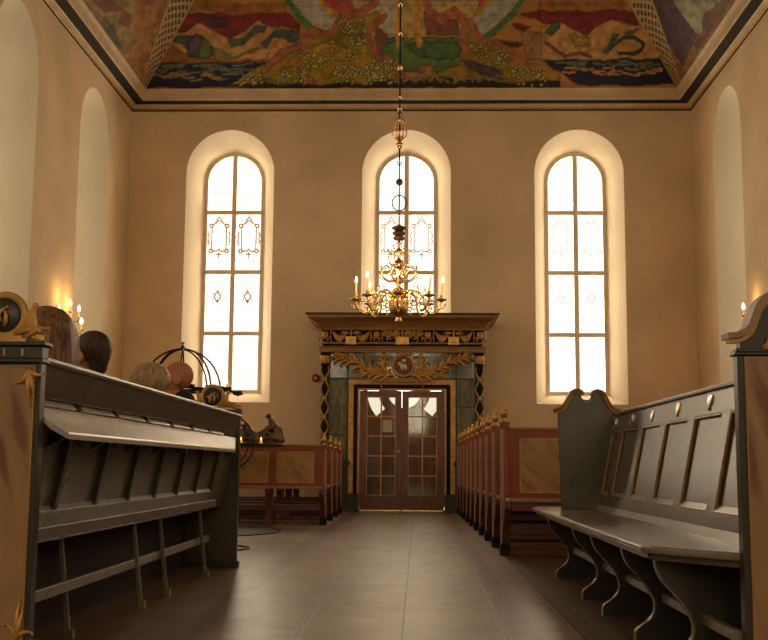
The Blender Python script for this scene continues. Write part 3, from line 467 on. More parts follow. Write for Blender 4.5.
PB = [('l', (128, 80, 32), 0.045, [(-4.45, 1.09), (-3.92, 1.11), (-3.47, 1.07), (-2.94, 1.06), (-2.41, 1.07)]), ('l', (128, 80, 32), 0.045, [(-4.46, 1.05), (-3.92, 1.08), (-3.47, 1.04), (-2.95, 1.02), (-2.42, 1.04)]), ('l', (128, 80, 32), 0.045, [(-4.46, 1.02), (-3.93, 1.04), (-3.48, 1.0), (-2.95, 0.99), (-2.42, 1.0)]), ('l', (128, 80, 32), 0.045, [(-4.47, 0.98), (-3.93, 1.01), (-3.48, 0.97), (-2.95, 0.95), (-2.42, 0.97)]), ('l', (128, 80, 32), 0.045, [(2.15, 1.07), (2.6, 1.05), (3.07, 1.08), (3.63, 1.06)]), ('l', (128, 80, 32), 0.045, [(2.15, 1.04), (2.6, 1.02), (3.08, 1.05), (3.64, 1.03)]), ('l', (128, 80, 32), 0.045, [(2.15, 1.0), (2.6, 0.98), (3.08, 1.01), (3.64, 0.99)]), ('p', (104, 30, 28), [(-4.52, 0.71), (-4.26, 0.95), (-3.83, 0.95), (-3.62, 0.96), (-3.41, 0.93), (-3.11, 0.95), (-2.65, 0.96), (-2.35, 0.96), (-2.18, 0.83), (-2.18, 0.76), (-2.44, 0.77), (-2.93, 0.86), (-3.49, 0.65), (-3.78, 0.76), (-4.04, 0.83), (-4.3, 0.73)]), ('p', (70, 40, 50), [(-4.02, 0.94), (-3.49, 0.89), (-3.51, 0.79), (-3.77, 0.81), (-3.95, 0.88)]), ('p', (158, 112, 62), [(-4.54, 0.72), (-4.3, 0.73), (-4.04, 0.84), (-3.78, 0.76), (-3.49, 0.65), (-3.21, 0.74), (-2.93, 0.87), (-2.74, 0.81), (-2.59, 0.77), (-2.48, 0.81), (-2.18, 0.76), (-2.2, 0.6), (-2.87, 0.34), (-4.92, 0.34), (-4.63, 0.6)]), ('p', (58, 72, 58), [(-4.6, 0.66), (-4.37, 0.69), (-4.1, 0.69), (-3.99, 0.67), (-3.88, 0.6), (-3.8, 0.52), (-3.75, 0.41), (-4.26, 0.43), (-4.33, 0.58), (-4.57, 0.62)]), ('p', (74, 60, 66), [(-4.28, 0.61), (-4.1, 0.7), (-3.99, 0.67), (-4.08, 0.45), (-4.25, 0.45)]), ('p', (78, 92, 34), [(-4.03, 0.65), (-3.88, 0.6), (-3.83, 0.45), (-3.91, 0.41), (-4.08, 0.42)]), ('p', (92, 100, 56), [(-3.81, 0.54), (-3.63, 0.5), (-3.44, 0.42), (-3.01, 0.52), (-2.85, 0.54), (-3.01, 0.49), (-3.49, 0.39), (-3.72, 0.41)]), ('p', (58, 72, 58), [(-3.49, 0.65), (-3.22, 0.66), (-2.97, 0.8), (-2.78, 0.8), (-2.83, 0.73), (-2.98, 0.7), (-3.23, 0.58), (-3.46, 0.56), (-3.51, 0.61)]), ('p', (58, 72, 58), [(-2.92, 0.57), (-2.67, 0.73), (-2.48, 0.77), (-2.18, 0.75), (-2.2, 0.6), (-2.46, 0.62), (-2.68, 0.66), (-2.81, 0.53)]), ('p', (158, 112, 62), [(-2.87, 0.34), (-2.69, 0.58), (-2.49, 0.66), (-2.3, 0.59), (-2.47, 0.45), (-2.68, 0.34)]), ('p', (120, 74, 40), [(-4.92, 0.34), (-4.63, 0.6), (-4.26, 0.43), (-3.57, 0.37), (-2.87, 0.38), (-2.87, 0.33)]), ('p', (20, 22, 44), [(-4.92, 0.34), (-2.87, 0.34), (-3.62, 0.02), (-5.16, 0.02)]), ('l', (84, 84, 66), 0.026, [(-4.82, 0.32), (-4.59, 0.31), (-4.35, 0.32)]), ('l', (84, 84, 66), 0.026, [(-4.2, 0.32), (-3.93, 0.31), (-3.65, 0.31)]), ('l', (84, 84, 66), 0.026, [(-3.46, 0.32), (-3.28, 0.31), (-3.11, 0.32)]), ('l', (84, 84, 66), 0.026, [(-4.75, 0.28), (-4.64, 0.27), (-4.52, 0.28)]), ('l', (84, 84, 66), 0.026, [(-3.93, 0.27), (-3.64, 0.26), (-3.35, 0.27)]), ('l', (84, 84, 66), 0.026, [(-4.45, 0.23), (-4.33, 0.22), (-4.21, 0.23)]), ('l', (84, 84, 66), 0.026, [(-3.67, 0.21), (-3.47, 0.2), (-3.28, 0.21)]), ('l', (132, 98, 50), 0.026, [(-4.97, 0.19), (-4.69, 0.18), (-4.42, 0.19)]), ('l', (132, 98, 50), 0.026, [(-4.31, 0.13), (-4.19, 0.13), (-4.07, 0.13)]), ('l', (132, 98, 50), 0.026, [(-3.87, 0.14), (-3.74, 0.13), (-3.6, 0.14)]), ('l', (84, 84, 66), 0.026, [(-4.88, 0.24), (-4.8, 0.23), (-4.72, 0.24)]), ('l', (84, 84, 66), 0.026, [(-3.35, 0.25), (-3.23, 0.24), (-3.11, 0.25)]), ('l', (84, 84, 66), 0.026, [(-4.75, 0.3), (-4.57, 0.29), (-4.4, 0.3)]), ('l', (84, 84, 66), 0.026, [(-4.05, 0.29), (-3.81, 0.28), (-3.58, 0.29)]), ('l', (84, 84, 66), 0.026, [(-4.52, 0.25), (-4.43, 0.24), (-4.33, 0.25)]), ('l', (84, 84, 66), 0.026, [(-4.21, 0.23), (-4.04, 0.22), (-3.86, 0.23)]), ('l', (84, 84, 66), 0.026, [(-3.58, 0.24), (-3.45, 0.23), (-3.31, 0.24)]), ('l', (132, 98, 50), 0.026, [(-4.65, 0.21), (-4.49, 0.2), (-4.33, 0.21)]), ('l', (132, 98, 50), 0.026, [(-4.06, 0.19), (-3.94, 0.19), (-3.83, 0.19)]), ('l', (132, 98, 50), 0.026, [(-4.81, 0.16), (-4.68, 0.15), (-4.54, 0.16)]), ('l', (132, 98, 50), 0.026, [(-4.46, 0.17), (-4.34, 0.16), (-4.22, 0.17)]), ('l', (132, 98, 50), 0.026, [(-4.07, 0.17), (-3.89, 0.16), (-3.71, 0.16)]), ('l', (84, 84, 66), 0.026, [(-3.5, 0.27), (-3.39, 0.26), (-3.27, 0.27)]), ('l', (84, 84, 66), 0.026, [(-4.87, 0.26), (-4.78, 0.25), (-4.68, 0.26)]), ('l', (80, 90, 120), 0.12, [(-0.52, 1.04), (-0.6, 1.05), (-0.67, 1.06), (-0.74, 1.07), (-0.81, 1.09), (-0.88, 1.11), (-0.95, 1.14), (-1.02, 1.16), (-1.08, 1.19), (-1.14, 1.22), (-1.2, 1.25), (-1.25, 1.28), (-1.31, 1.31)]), ('l', (80, 90, 120), 0.12, [(-0.54, 0.99), (-0.61, 1.0), (-0.69, 1.01), (-0.77, 1.03), (-0.84, 1.05), (-0.91, 1.07), (-0.98, 1.09), (-1.05, 1.12), (-1.12, 1.15), (-1.18, 1.18), (-1.24, 1.21), (-1.3, 1.24), (-1.36, 1.28), (-1.41, 1.32)]), ('l', (140, 116, 110), 0.12, [(-0.55, 0.94), (-0.63, 0.95), (-0.71, 0.97), (-0.79, 0.98), (-0.87, 1.0), (-0.95, 1.03), (-1.02, 1.05), (-1.09, 1.08), (-1.16, 1.11), (-1.23, 1.14), (-1.29, 1.17), (-1.35, 1.21), (-1.41, 1.25), (-1.47, 1.29), (-1.52, 1.33)]), ('l', (140, 116, 110), 0.12, [(-0.56, 0.89), (-0.65, 0.91), (-0.73, 0.92), (-0.82, 0.94), (-0.9, 0.96), (-0.98, 0.98), (-1.06, 1.01), (-1.13, 1.04), (-1.2, 1.07), (-1.27, 1.1), (-1.34, 1.14), (-1.4, 1.18), (-1.46, 1.22), (-1.52, 1.26), (-1.57, 1.3)]), ('l', (142, 62, 52), 0.12, [(-0.58, 0.85), (-0.67, 0.86), (-0.75, 0.87), (-0.84, 0.89), (-0.93, 0.91), (-1.01, 0.94), (-1.09, 0.97), (-1.17, 1.0), (-1.24, 1.03), (-1.32, 1.06), (-1.39, 1.1), (-1.45, 1.14), (-1.52, 1.18), (-1.58, 1.23), (-1.63, 1.27), (-1.68, 1.32)]), ('l', (142, 62, 52), 0.12, [(-0.59, 0.8), (-0.68, 0.81), (-0.78, 0.83), (-0.87, 0.85), (-0.95, 0.87), (-1.04, 0.9), (-1.13, 0.92), (-1.21, 0.96), (-1.29, 0.99), (-1.36, 1.03), (-1.43, 1.06), (-1.5, 1.11), (-1.57, 1.15), (-1.63, 1.19), (-1.69, 1.24), (-1.74, 1.29), (-1.79, 1.34)]), ('l', (142, 62, 52), 0.12, [(-0.6, 0.75), (-0.7, 0.76), (-0.8, 0.78), (-0.89, 0.8), (-0.98, 0.83), (-1.07, 0.85), (-1.16, 0.88), (-1.25, 0.91), (-1.33, 0.95), (-1.41, 0.99), (-1.48, 1.03), (-1.55, 1.07), (-1.62, 1.12), (-1.69, 1.16), (-1.75, 1.21), (-1.8, 1.26), (-1.85, 1.32)]), ('l', (142, 62, 52), 0.12, [(-0.62, 0.7), (-0.72, 0.72), (-0.82, 0.73), (-0.92, 0.76), (-1.01, 0.78), (-1.11, 0.81), (-1.2, 0.84), (-1.29, 0.87), (-1.37, 0.91), (-1.45, 0.95), (-1.53, 0.99), (-1.61, 1.04), (-1.68, 1.08), (-1.74, 1.13), (-1.8, 1.18), (-1.86, 1.24), (-1.92, 1.29)]), ('l', (160, 122, 40), 0.09, [(-0.63, 0.65), (-0.74, 0.67), (-0.84, 0.69), (-0.94, 0.71), (-1.04, 0.73), (-1.14, 0.76), (-1.23, 0.8), (-1.32, 0.83), (-1.41, 0.87), (-1.5, 0.91), (-1.58, 0.95), (-1.66, 1.0), (-1.73, 1.05), (-1.8, 1.1), (-1.86, 1.15), (-1.92, 1.21), (-1.98, 1.27), (-2.03, 1.33)]), ('l', (160, 122, 40), 0.09, [(-0.64, 0.62), (-0.75, 0.63), (-0.86, 0.65), (-0.96, 0.67), (-1.06, 0.7), (-1.16, 0.73), (-1.26, 0.76), (-1.35, 0.8), (-1.44, 0.84), (-1.53, 0.88), (-1.62, 0.93), (-1.69, 0.97), (-1.77, 1.02), (-1.84, 1.08), (-1.91, 1.13), (-1.97, 1.19), (-2.02, 1.25), (-2.08, 1.31)]), ('l', (142, 132, 116), 0.12, [(-0.65, 0.58), (-0.76, 0.6), (-0.87, 0.62), (-0.98, 0.64), (-1.08, 0.67), (-1.19, 0.7), (-1.29, 0.73), (-1.38, 0.77), (-1.48, 0.81), (-1.57, 0.85), (-1.65, 0.9), (-1.73, 0.95), (-1.81, 1.0), (-1.88, 1.05), (-1.95, 1.11), (-2.01, 1.17), (-2.07, 1.23), (-2.12, 1.29)]), ('l', (142, 132, 116), 0.12, [(-0.66, 0.53), (-0.78, 0.55), (-0.89, 0.57), (-1.0, 0.59), (-1.11, 0.62), (-1.22, 0.65), (-1.32, 0.69), (-1.42, 0.73), (-1.52, 0.77), (-1.61, 0.81), (-1.7, 0.86), (-1.78, 0.91), (-1.86, 0.97), (-1.94, 1.02), (-2.01, 1.08), (-2.07, 1.14), (-2.13, 1.2), (-2.19, 1.27), (-2.24, 1.34)]), ('l', (142, 132, 116), 0.12, [(-0.68, 0.48), (-0.8, 0.5), (-0.91, 0.52), (-1.03, 0.55), (-1.14, 0.57), (-1.25, 0.61), (-1.36, 0.64), (-1.46, 0.68), (-1.56, 0.73), (-1.66, 0.77), (-1.75, 0.82), (-1.84, 0.88), (-1.92, 0.93), (-2.0, 0.99), (-2.07, 1.05), (-2.13, 1.11), (-2.2, 1.18), (-2.25, 1.25), (-2.3, 1.31)]), ('l', (142, 132, 116), 0.12, [(-0.69, 0.43), (-0.82, 0.45), (-0.94, 0.47), (-1.05, 0.5), (-1.17, 0.53), (-1.28, 0.56), (-1.4, 0.6), (-1.5, 0.64), (-1.61, 0.69), (-1.7, 0.73), (-1.8, 0.79), (-1.89, 0.84), (-1.97, 0.9), (-2.05, 0.96), (-2.13, 1.02), (-2.2, 1.09), (-2.26, 1.15), (-2.32, 1.22), (-2.37, 1.29)]), ('l', (142, 132, 116), 0.12, [(-0.71, 0.38), (-0.83, 0.4), (-0.96, 0.42), (-1.08, 0.45), (-1.2, 0.48), (-1.32, 0.52), (-1.43, 0.56), (-1.54, 0.6), (-1.65, 0.65), (-1.75, 0.7), (-1.85, 0.75), (-1.94, 0.81), (-2.03, 0.86), (-2.11, 0.93), (-2.19, 0.99), (-2.26, 1.06), (-2.32, 1.13), (-2.38, 1.2), (-2.43, 1.27), (-2.48, 1.35)]), ('l', (62, 96, 44), 0.1, [(-0.97, 0.39), (-1.1, 0.42), (-1.22, 0.45), (-1.34, 0.48), (-1.46, 0.52), (-1.57, 0.57), (-1.68, 0.61), (-1.78, 0.67), (-1.88, 0.72), (-1.98, 0.78), (-2.07, 0.84), (-2.15, 0.9), (-2.23, 0.97), (-2.3, 1.04), (-2.37, 1.11), (-2.43, 1.18), (-2.48, 1.26), (-2.53, 1.33)]), ('l', (80, 90, 120), 0.12, [(0.77, 1.31), (0.72, 1.27), (0.66, 1.24), (0.61, 1.21), (0.54, 1.18), (0.48, 1.15), (0.42, 1.13), (0.35, 1.11), (0.28, 1.09), (0.21, 1.07), (0.14, 1.06), (0.06, 1.04), (-0.01, 1.03)]), ('l', (80, 90, 120), 0.12, [(0.88, 1.31), (0.82, 1.27), (0.77, 1.24), (0.71, 1.2), (0.65, 1.17), (0.59, 1.14), (0.52, 1.11), (0.45, 1.09), (0.38, 1.07), (0.31, 1.04), (0.23, 1.03), (0.16, 1.01), (0.08, 1.0), (0.0, 0.99)]), ('l', (140, 116, 110), 0.12, [(0.98, 1.32), (0.93, 1.28), (0.88, 1.24), (0.82, 1.2), (0.76, 1.17), (0.69, 1.13), (0.63, 1.1), (0.56, 1.07), (0.48, 1.05), (0.41, 1.02), (0.33, 1.0), (0.26, 0.98), (0.18, 0.96), (0.1, 0.95), (0.01, 0.94)]), ('l', (140, 116, 110), 0.12, [(1.04, 1.29), (0.98, 1.25), (0.93, 1.21), (0.87, 1.17), (0.8, 1.13), (0.74, 1.1), (0.67, 1.06), (0.59, 1.03), (0.52, 1.0), (0.44, 0.98), (0.36, 0.96), (0.28, 0.94), (0.2, 0.92), (0.11, 0.9), (0.03, 0.89)]), ('l', (142, 62, 52), 0.12, [(1.15, 1.31), (1.09, 1.26), (1.04, 1.22), (0.98, 1.17), (0.92, 1.13), (0.85, 1.09), (0.78, 1.06), (0.71, 1.02), (0.63, 0.99), (0.55, 0.96), (0.47, 0.93), (0.39, 0.91), (0.31, 0.89), (0.22, 0.87), (0.13, 0.86), (0.04, 0.85)]), ('l', (142, 62, 52), 0.12, [(1.25, 1.33), (1.21, 1.28), (1.15, 1.23), (1.09, 1.19), (1.03, 1.14), (0.97, 1.1), (0.9, 1.06), (0.83, 1.02), (0.75, 0.98), (0.67, 0.95), (0.59, 0.92), (0.5, 0.89), (0.42, 0.87), (0.33, 0.84), (0.24, 0.83), (0.15, 0.81), (0.05, 0.8)]), ('l', (142, 62, 52), 0.12, [(1.32, 1.31), (1.26, 1.25), (1.21, 1.2), (1.15, 1.15), (1.08, 1.11), (1.02, 1.06), (0.95, 1.02), (0.87, 0.98), (0.79, 0.94), (0.71, 0.91), (0.62, 0.88), (0.54, 0.85), (0.45, 0.82), (0.35, 0.8), (0.26, 0.78), (0.16, 0.76), (0.07, 0.75)]), ('l', (142, 62, 52), 0.12, [(1.38, 1.28), (1.32, 1.23), (1.27, 1.17), (1.2, 1.12), (1.14, 1.07), (1.07, 1.03), (0.99, 0.98), (0.91, 0.94), (0.83, 0.9), (0.75, 0.87), (0.66, 0.83), (0.57, 0.8), (0.47, 0.78), (0.38, 0.75), (0.28, 0.73), (0.18, 0.71), (0.08, 0.7)]), ('l', (160, 122, 40), 0.09, [(1.49, 1.31), (1.44, 1.26), (1.38, 1.2), (1.32, 1.14), (1.26, 1.09), (1.19, 1.04), (1.12, 0.99), (1.04, 0.95), (0.96, 0.9), (0.87, 0.86), (0.79, 0.82), (0.69, 0.79), (0.6, 0.76), (0.5, 0.73), (0.4, 0.71), (0.3, 0.68), (0.2, 0.67), (0.09, 0.65)]), ('l', (160, 122, 40), 0.09, [(1.54, 1.3), (1.48, 1.24), (1.43, 1.18), (1.37, 1.12), (1.3, 1.07), (1.23, 1.02), (1.16, 0.97), (1.08, 0.92), (0.99, 0.87), (0.91, 0.83), (0.81, 0.79), (0.72, 0.76), (0.62, 0.73), (0.52, 0.7), (0.42, 0.67), (0.32, 0.65), (0.21, 0.63), (0.1, 0.62)]), ('l', (142, 132, 116), 0.12, [(1.58, 1.28), (1.53, 1.22), (1.47, 1.16), (1.41, 1.1), (1.34, 1.04), (1.27, 0.99), (1.19, 0.94), (1.11, 0.89), (1.03, 0.84), (0.94, 0.8), (0.84, 0.76), (0.75, 0.73), (0.65, 0.69), (0.54, 0.66), (0.44, 0.64), (0.33, 0.61), (0.22, 0.59), (0.11, 0.58)]), ('l', (142, 132, 116), 0.12, [(1.69, 1.32), (1.65, 1.26), (1.59, 1.19), (1.53, 1.13), (1.47, 1.07), (1.4, 1.01), (1.32, 0.96), (1.24, 0.9), (1.16, 0.85), (1.07, 0.81), (0.98, 0.76), (0.88, 0.72), (0.78, 0.68), (0.68, 0.65), (0.57, 0.62), (0.46, 0.59), (0.35, 0.57), (0.24, 0.55), (0.13, 0.53)]), ('l', (142, 132, 116), 0.12, [(1.76, 1.3), (1.71, 1.23), (1.65, 1.17), (1.59, 1.1), (1.53, 1.04), (1.45, 0.98), (1.38, 0.92), (1.29, 0.87), (1.21, 0.82), (1.12, 0.77), (1.02, 0.72), (0.92, 0.68), (0.82, 0.64), (0.71, 0.6), (0.6, 0.57), (0.49, 0.54), (0.37, 0.52), (0.26, 0.5), (0.14, 0.48)]), ('l', (142, 132, 116), 0.12, [(1.82, 1.28), (1.77, 1.21), (1.72, 1.14), (1.65, 1.07), (1.58, 1.01), (1.51, 0.95), (1.43, 0.89), (1.35, 0.83), (1.26, 0.78), (1.16, 0.73), (1.06, 0.68), (0.96, 0.63), (0.85, 0.59), (0.74, 0.56), (0.63, 0.52), (0.51, 0.49), (0.4, 0.47), (0.27, 0.45), (0.15, 0.43)]), ('l', (142, 132, 116), 0.12, [(1.94, 1.33), (1.89, 1.26), (1.84, 1.19), (1.78, 1.12), (1.71, 1.05), (1.64, 0.98), (1.57, 0.92), (1.48, 0.85), (1.4, 0.8), (1.3, 0.74), (1.21, 0.69), (1.11, 0.64), (1.0, 0.59), (0.89, 0.55), (0.78, 0.51), (0.66, 0.48), (0.54, 0.45), (0.42, 0.42), (0.29, 0.4), (0.17, 0.38)]), ('l', (62, 96, 44), 0.1, [(1.99, 1.32), (1.94, 1.24), (1.88, 1.17), (1.82, 1.1), (1.76, 1.03), (1.69, 0.96), (1.61, 0.89), (1.52, 0.83), (1.43, 0.77), (1.34, 0.71), (1.24, 0.66), (1.14, 0.61), (1.03, 0.56), (0.92, 0.52), (0.8, 0.48), (0.68, 0.44), (0.56, 0.41), (0.43, 0.39)]), ('p', (156, 126, 70), [(-1.25, 1.11), (1.08, 1.1), (0.91, 0.8), (0.55, 0.64), (-0.36, 0.62), (-0.87, 0.65), (-1.08, 0.87)]), ('p', (150, 140, 110), [(-0.85, 1.22), (-0.27, 1.22), (-0.36, 0.62), (-0.76, 0.65)]), ('p', (76, 92, 44), [(-0.82, 0.65), (0.77, 0.64), (0.82, 0.37), (0.94, 0.18), (-0.36, 0.22), (-0.73, 0.43)]), ('p', (60, 74, 84), [(-0.8, 0.65), (-0.36, 0.64), (-0.36, 0.6), (-0.8, 0.58)]), ('p', (62, 84, 48), [(-0.27, 0.57), (0.74, 0.59), (0.74, 0.42), (0.38, 0.37), (0.01, 0.42)]), ('l', (170, 116, 48), 0.1, [(-0.39, 1.28), (-0.36, 0.93), (-0.41, 0.74), (-0.36, 0.56)]), ('l', (170, 116, 48), 0.1, [(-0.05, 1.28), (-0.01, 0.92), (-0.07, 0.74), (-0.01, 0.56)]), ('p', (100, 64, 50), [(0.09, 0.96), (0.4, 0.89), (0.65, 0.86), (0.73, 0.67), (0.1, 0.67)]), ('p', (128, 104, 24), [(-3.6, 0.03), (-3.06, 0.27), (-2.68, 0.38), (-2.2, 0.56), (-1.86, 0.67), (-1.54, 0.75), (-1.41, 0.84), (-1.08, 0.92), (-0.75, 0.96), (-0.65, 0.84), (-0.94, 0.67), (-0.88, 0.4), (-0.51, 0.29), (-0.27, 0.01)]), ('p', (148, 112, 34), [(-2.58, 0.26), (-2.1, 0.53), (-1.67, 0.6), (-1.33, 0.5), (-1.41, 0.37), (-1.99, 0.34)]), ('p', (110, 92, 22), [(-1.67, 0.63), (-1.39, 0.81), (-1.01, 0.83), (-1.09, 0.6), (-1.33, 0.52)]), ('p', (78, 92, 34), [(-2.98, 0.16), (-2.75, 0.13), (-2.37, 0.05), (-1.82, 0.02), (-2.92, 0.02)]), ('p', (138, 80, 50), [(-2.95, 0.26), (-2.56, 0.5), (-2.13, 0.62), (-2.11, 0.56), (-2.49, 0.42), (-2.74, 0.29), (-2.95, 0.16)]), ('l', (138, 80, 50), 0.112, [(-2.17, 0.6), (-2.04, 0.72), (-1.89, 0.74), (-1.7, 0.69), (-1.58, 0.72), (-1.42, 0.93), (-1.08, 0.96), (-0.78, 1.08)]), ('l', (138, 80, 50), 0.093, [(-1.97, 0.68), (-2.11, 0.6), (-2.18, 0.47), (-2.28, 0.37), (-2.24, 0.24), (-1.97, 0.08)]), ('l', (138, 80, 50), 0.099, [(-0.63, 0.91), (-0.78, 0.83), (-0.98, 0.7), (-0.9, 0.6), (-0.85, 0.44), (-0.49, 0.34), (-0.18, 0.07)]), ('l', (104, 60, 40), 0.1, [(-0.78, 0.73), (-0.63, 0.65), (-0.79, 0.63), (-0.73, 0.44)]), ('l', (150, 96, 40), 0.07, [(-1.33, 0.47), (-1.1, 0.34), (-0.95, 0.21), (-0.57, 0.07)]), ('p', (34, 30, 16), [(-3.64, 0.02), (-3.37, 0.07), (-2.95, 0.09), (-2.53, 0.05), (-2.24, 0.09), (-1.83, 0.05), (-1.39, 0.09), (-1.02, 0.05), (-0.51, 0.12), (-0.27, 0.01)]), ('p', (122, 96, 26), [(0.85, 0.83), (1.12, 0.6), (1.39, 0.6), (1.78, 0.49), (1.94, 0.37), (2.28, 0.37), (2.6, 0.2), (2.62, 0.03), (-0.29, 0.03), (0.1, 0.13), (0.72, 0.31), (0.78, 0.6)]), ('p', (132, 92, 60), [(1.83, 0.72), (2.29, 0.72), (2.53, 0.82), (2.58, 0.36), (2.29, 0.36), (1.94, 0.37)]), ('l', (138, 80, 50), 0.124, [(0.13, 1.08), (0.21, 0.93), (0.4, 0.88), (0.62, 0.98), (0.81, 0.83), (0.76, 0.62), (0.86, 0.49), (0.79, 0.4)]), ('l', (138, 80, 50), 0.099, [(0.92, 0.85), (1.08, 0.67), (1.16, 0.6), (1.43, 0.57), (1.63, 0.45), (1.78, 0.46), (1.94, 0.33)]), ('p', (140, 98, 34), [(1.94, 0.37), (2.28, 0.37), (2.6, 0.2), (2.62, 0.07), (2.16, 0.1), (2.03, 0.25)]), ('p', (70, 52, 52), [(0.79, 0.36), (1.02, 0.34), (1.49, 0.22), (1.65, 0.1), (1.26, 0.15), (0.91, 0.26)]), ('p', (134, 96, 48), [(-0.02, 0.29), (0.1, 0.31), (0.29, 0.26), (0.33, 0.15), (0.18, 0.13), (0.02, 0.21)]), ('p', (34, 30, 16), [(-0.33, 0.13), (0.06, 0.1), (0.41, 0.15), (0.8, 0.11), (1.27, 0.1), (1.81, 0.06), (2.35, 0.12), (2.61, 0.08), (2.62, 0.01), (-0.33, 0.02)]), ('l', (104, 92, 56), 0.03, [(-0.29, 0.09), (-0.17, 0.13), (-0.07, 0.09)]), ('l', (104, 92, 56), 0.03, [(-0.13, 0.12), (-0.02, 0.16), (0.08, 0.09)]), ('l', (104, 92, 56), 0.03, [(0.02, 0.15), (0.14, 0.13), (0.24, 0.09)]), ('l', (104, 92, 56), 0.03, [(0.18, 0.09), (0.3, 0.16), (0.39, 0.09)]), ('l', (104, 92, 56), 0.03, [(0.33, 0.12), (0.45, 0.12), (0.55, 0.09)]), ('l', (104, 92, 56), 0.03, [(0.49, 0.15), (0.61, 0.16), (0.7, 0.09)]), ('l', (104, 92, 56), 0.03, [(0.65, 0.08), (0.76, 0.12), (0.86, 0.09)]), ('l', (104, 92, 56), 0.03, [(0.8, 0.12), (0.91, 0.16), (1.01, 0.09)]), ('l', (104, 92, 56), 0.03, [(0.95, 0.15), (1.07, 0.12), (1.17, 0.09)]), ('l', (104, 92, 56), 0.03, [(1.11, 0.08), (1.22, 0.16), (1.32, 0.09)]), ('l', (104, 92, 56), 0.03, [(1.27, 0.12), (1.38, 0.12), (1.48, 0.09)]), ('l', (104, 92, 56), 0.03, [(1.42, 0.15), (1.53, 0.16), (1.63, 0.09)]), ('p', (104, 30, 28), [(1.8, 0.92), (2.04, 0.97), (2.26, 0.95), (2.52, 0.96), (2.53, 0.83), (2.24, 0.82), (2.08, 0.89)]), ('p', (104, 30, 28), [(1.64, 0.8), (1.75, 0.82), (2.0, 0.78), (1.87, 0.73), (1.72, 0.75)]), ('p', (60, 44, 26), [(1.45, 0.61), (1.62, 0.58), (1.77, 0.59), (1.87, 0.56), (1.78, 0.52), (1.54, 0.56)]), ('p', (104, 30, 28), [(2.16, 0.97), (2.38, 0.94), (2.83, 0.97), (3.17, 0.95), (3.39, 0.97), (3.8, 0.96), (3.97, 0.78), (3.74, 0.82), (3.46, 0.86), (3.3, 0.81), (3.15, 0.76), (3.02, 0.67), (2.74, 0.77), (2.49, 0.85), (2.25, 0.82), (2.17, 0.86)]), ('p', (158, 112, 62), [(2.18, 0.77), (2.49, 0.85), (2.74, 0.77), (3.02, 0.67), (3.16, 0.76), (3.3, 0.8), (3.46, 0.85), (3.75, 0.8), (4.05, 0.79), (4.5, 0.37), (2.22, 0.36)]), ('p', (128, 104, 44), [(2.71, 0.67), (3.08, 0.64), (3.11, 0.54), (2.84, 0.53)]), ('p', (58, 72, 58), [(3.5, 0.69), (3.59, 0.68), (3.5, 0.55), (3.44, 0.46), (3.34, 0.47), (3.46, 0.58)]), ('p', (58, 72, 58), [(3.69, 0.7), (3.83, 0.74), (4.02, 0.75), (3.84, 0.68)]), ('p', (58, 72, 58), [(2.25, 0.72), (2.39, 0.82), (2.53, 0.85), (2.54, 0.77), (2.37, 0.67)]), ('l', (40, 48, 36), 0.05, [(3.49, 0.51), (3.59, 0.59), (3.7, 0.65), (3.89, 0.64), (4.09, 0.56), (4.06, 0.5), (3.88, 0.43), (3.65, 0.44)]), ('l', (90, 56, 34), 0.05, [(2.27, 0.59), (2.43, 0.52), (2.67, 0.41), (2.93, 0.45), (3.13, 0.41)]), ('p', (20, 22, 44), [(2.29, 0.36), (4.5, 0.37), (4.79, 0.05), (2.94, 0.04)]), ('l', (76, 84, 62), 0.026, [(2.52, 0.33), (2.79, 0.32), (3.06, 0.33)]), ('l', (76, 84, 62), 0.026, [(3.18, 0.33), (3.35, 0.32), (3.52, 0.33)]), ('l', (76, 84, 62), 0.026, [(3.67, 0.33), (3.98, 0.32), (4.28, 0.33)]), ('l', (150, 100, 48), 0.026, [(2.69, 0.25), (2.8, 0.25), (2.92, 0.25)]), ('l', (150, 100, 48), 0.026, [(2.96, 0.25), (3.07, 0.24), (3.19, 0.25)]), ('l', (150, 100, 48), 0.026, [(3.19, 0.2), (3.4, 0.19), (3.61, 0.2)]), ('l', (150, 100, 48), 0.026, [(3.8, 0.25), (3.91, 0.24), (4.03, 0.25)]), ('l', (150, 100, 48), 0.026, [(3.77, 0.19), (3.92, 0.18), (4.08, 0.18)]), ('l', (150, 100, 48), 0.026, [(4.18, 0.22), (4.34, 0.22), (4.49, 0.22)]), ('l', (150, 100, 48), 0.026, [(3.37, 0.27), (3.49, 0.26), (3.6, 0.26)]), ('l', (76, 84, 62), 0.026, [(4.21, 0.3), (4.32, 0.29), (4.44, 0.3)]), ('l', (150, 100, 48), 0.026, [(2.65, 0.2), (2.77, 0.19), (2.89, 0.2)]), ('l', (76, 84, 62), 0.026, [(2.72, 0.31), (2.87, 0.3), (3.03, 0.31)]), ('l', (76, 84, 62), 0.026, [(3.48, 0.3), (3.68, 0.29), (3.87, 0.3)]), ('l', (76, 84, 62), 0.026, [(3.95, 0.27), (4.1, 0.26), (4.25, 0.27)]), ('l', (150, 100, 48), 0.026, [(3.15, 0.23), (3.28, 0.22), (3.42, 0.23)]), ('l', (150, 100, 48), 0.026, [(3.53, 0.22), (3.65, 0.21), (3.76, 0.22)]), ('l', (150, 100, 48), 0.026, [(4.03, 0.2), (4.21, 0.19), (4.38, 0.2)]), ('l', (150, 100, 48), 0.026, [(3.5, 0.17), (3.62, 0.16), (3.73, 0.17)]), ('l', (76, 84, 62), 0.026, [(3.94, 0.3), (4.06, 0.29), (4.17, 0.3)]), ('l', (76, 84, 62), 0.026, [(2.84, 0.27), (2.93, 0.27), (3.03, 0.27)]), ('l', (150, 100, 48), 0.026, [(4.29, 0.25), (4.39, 0.24), (4.48, 0.25)])]
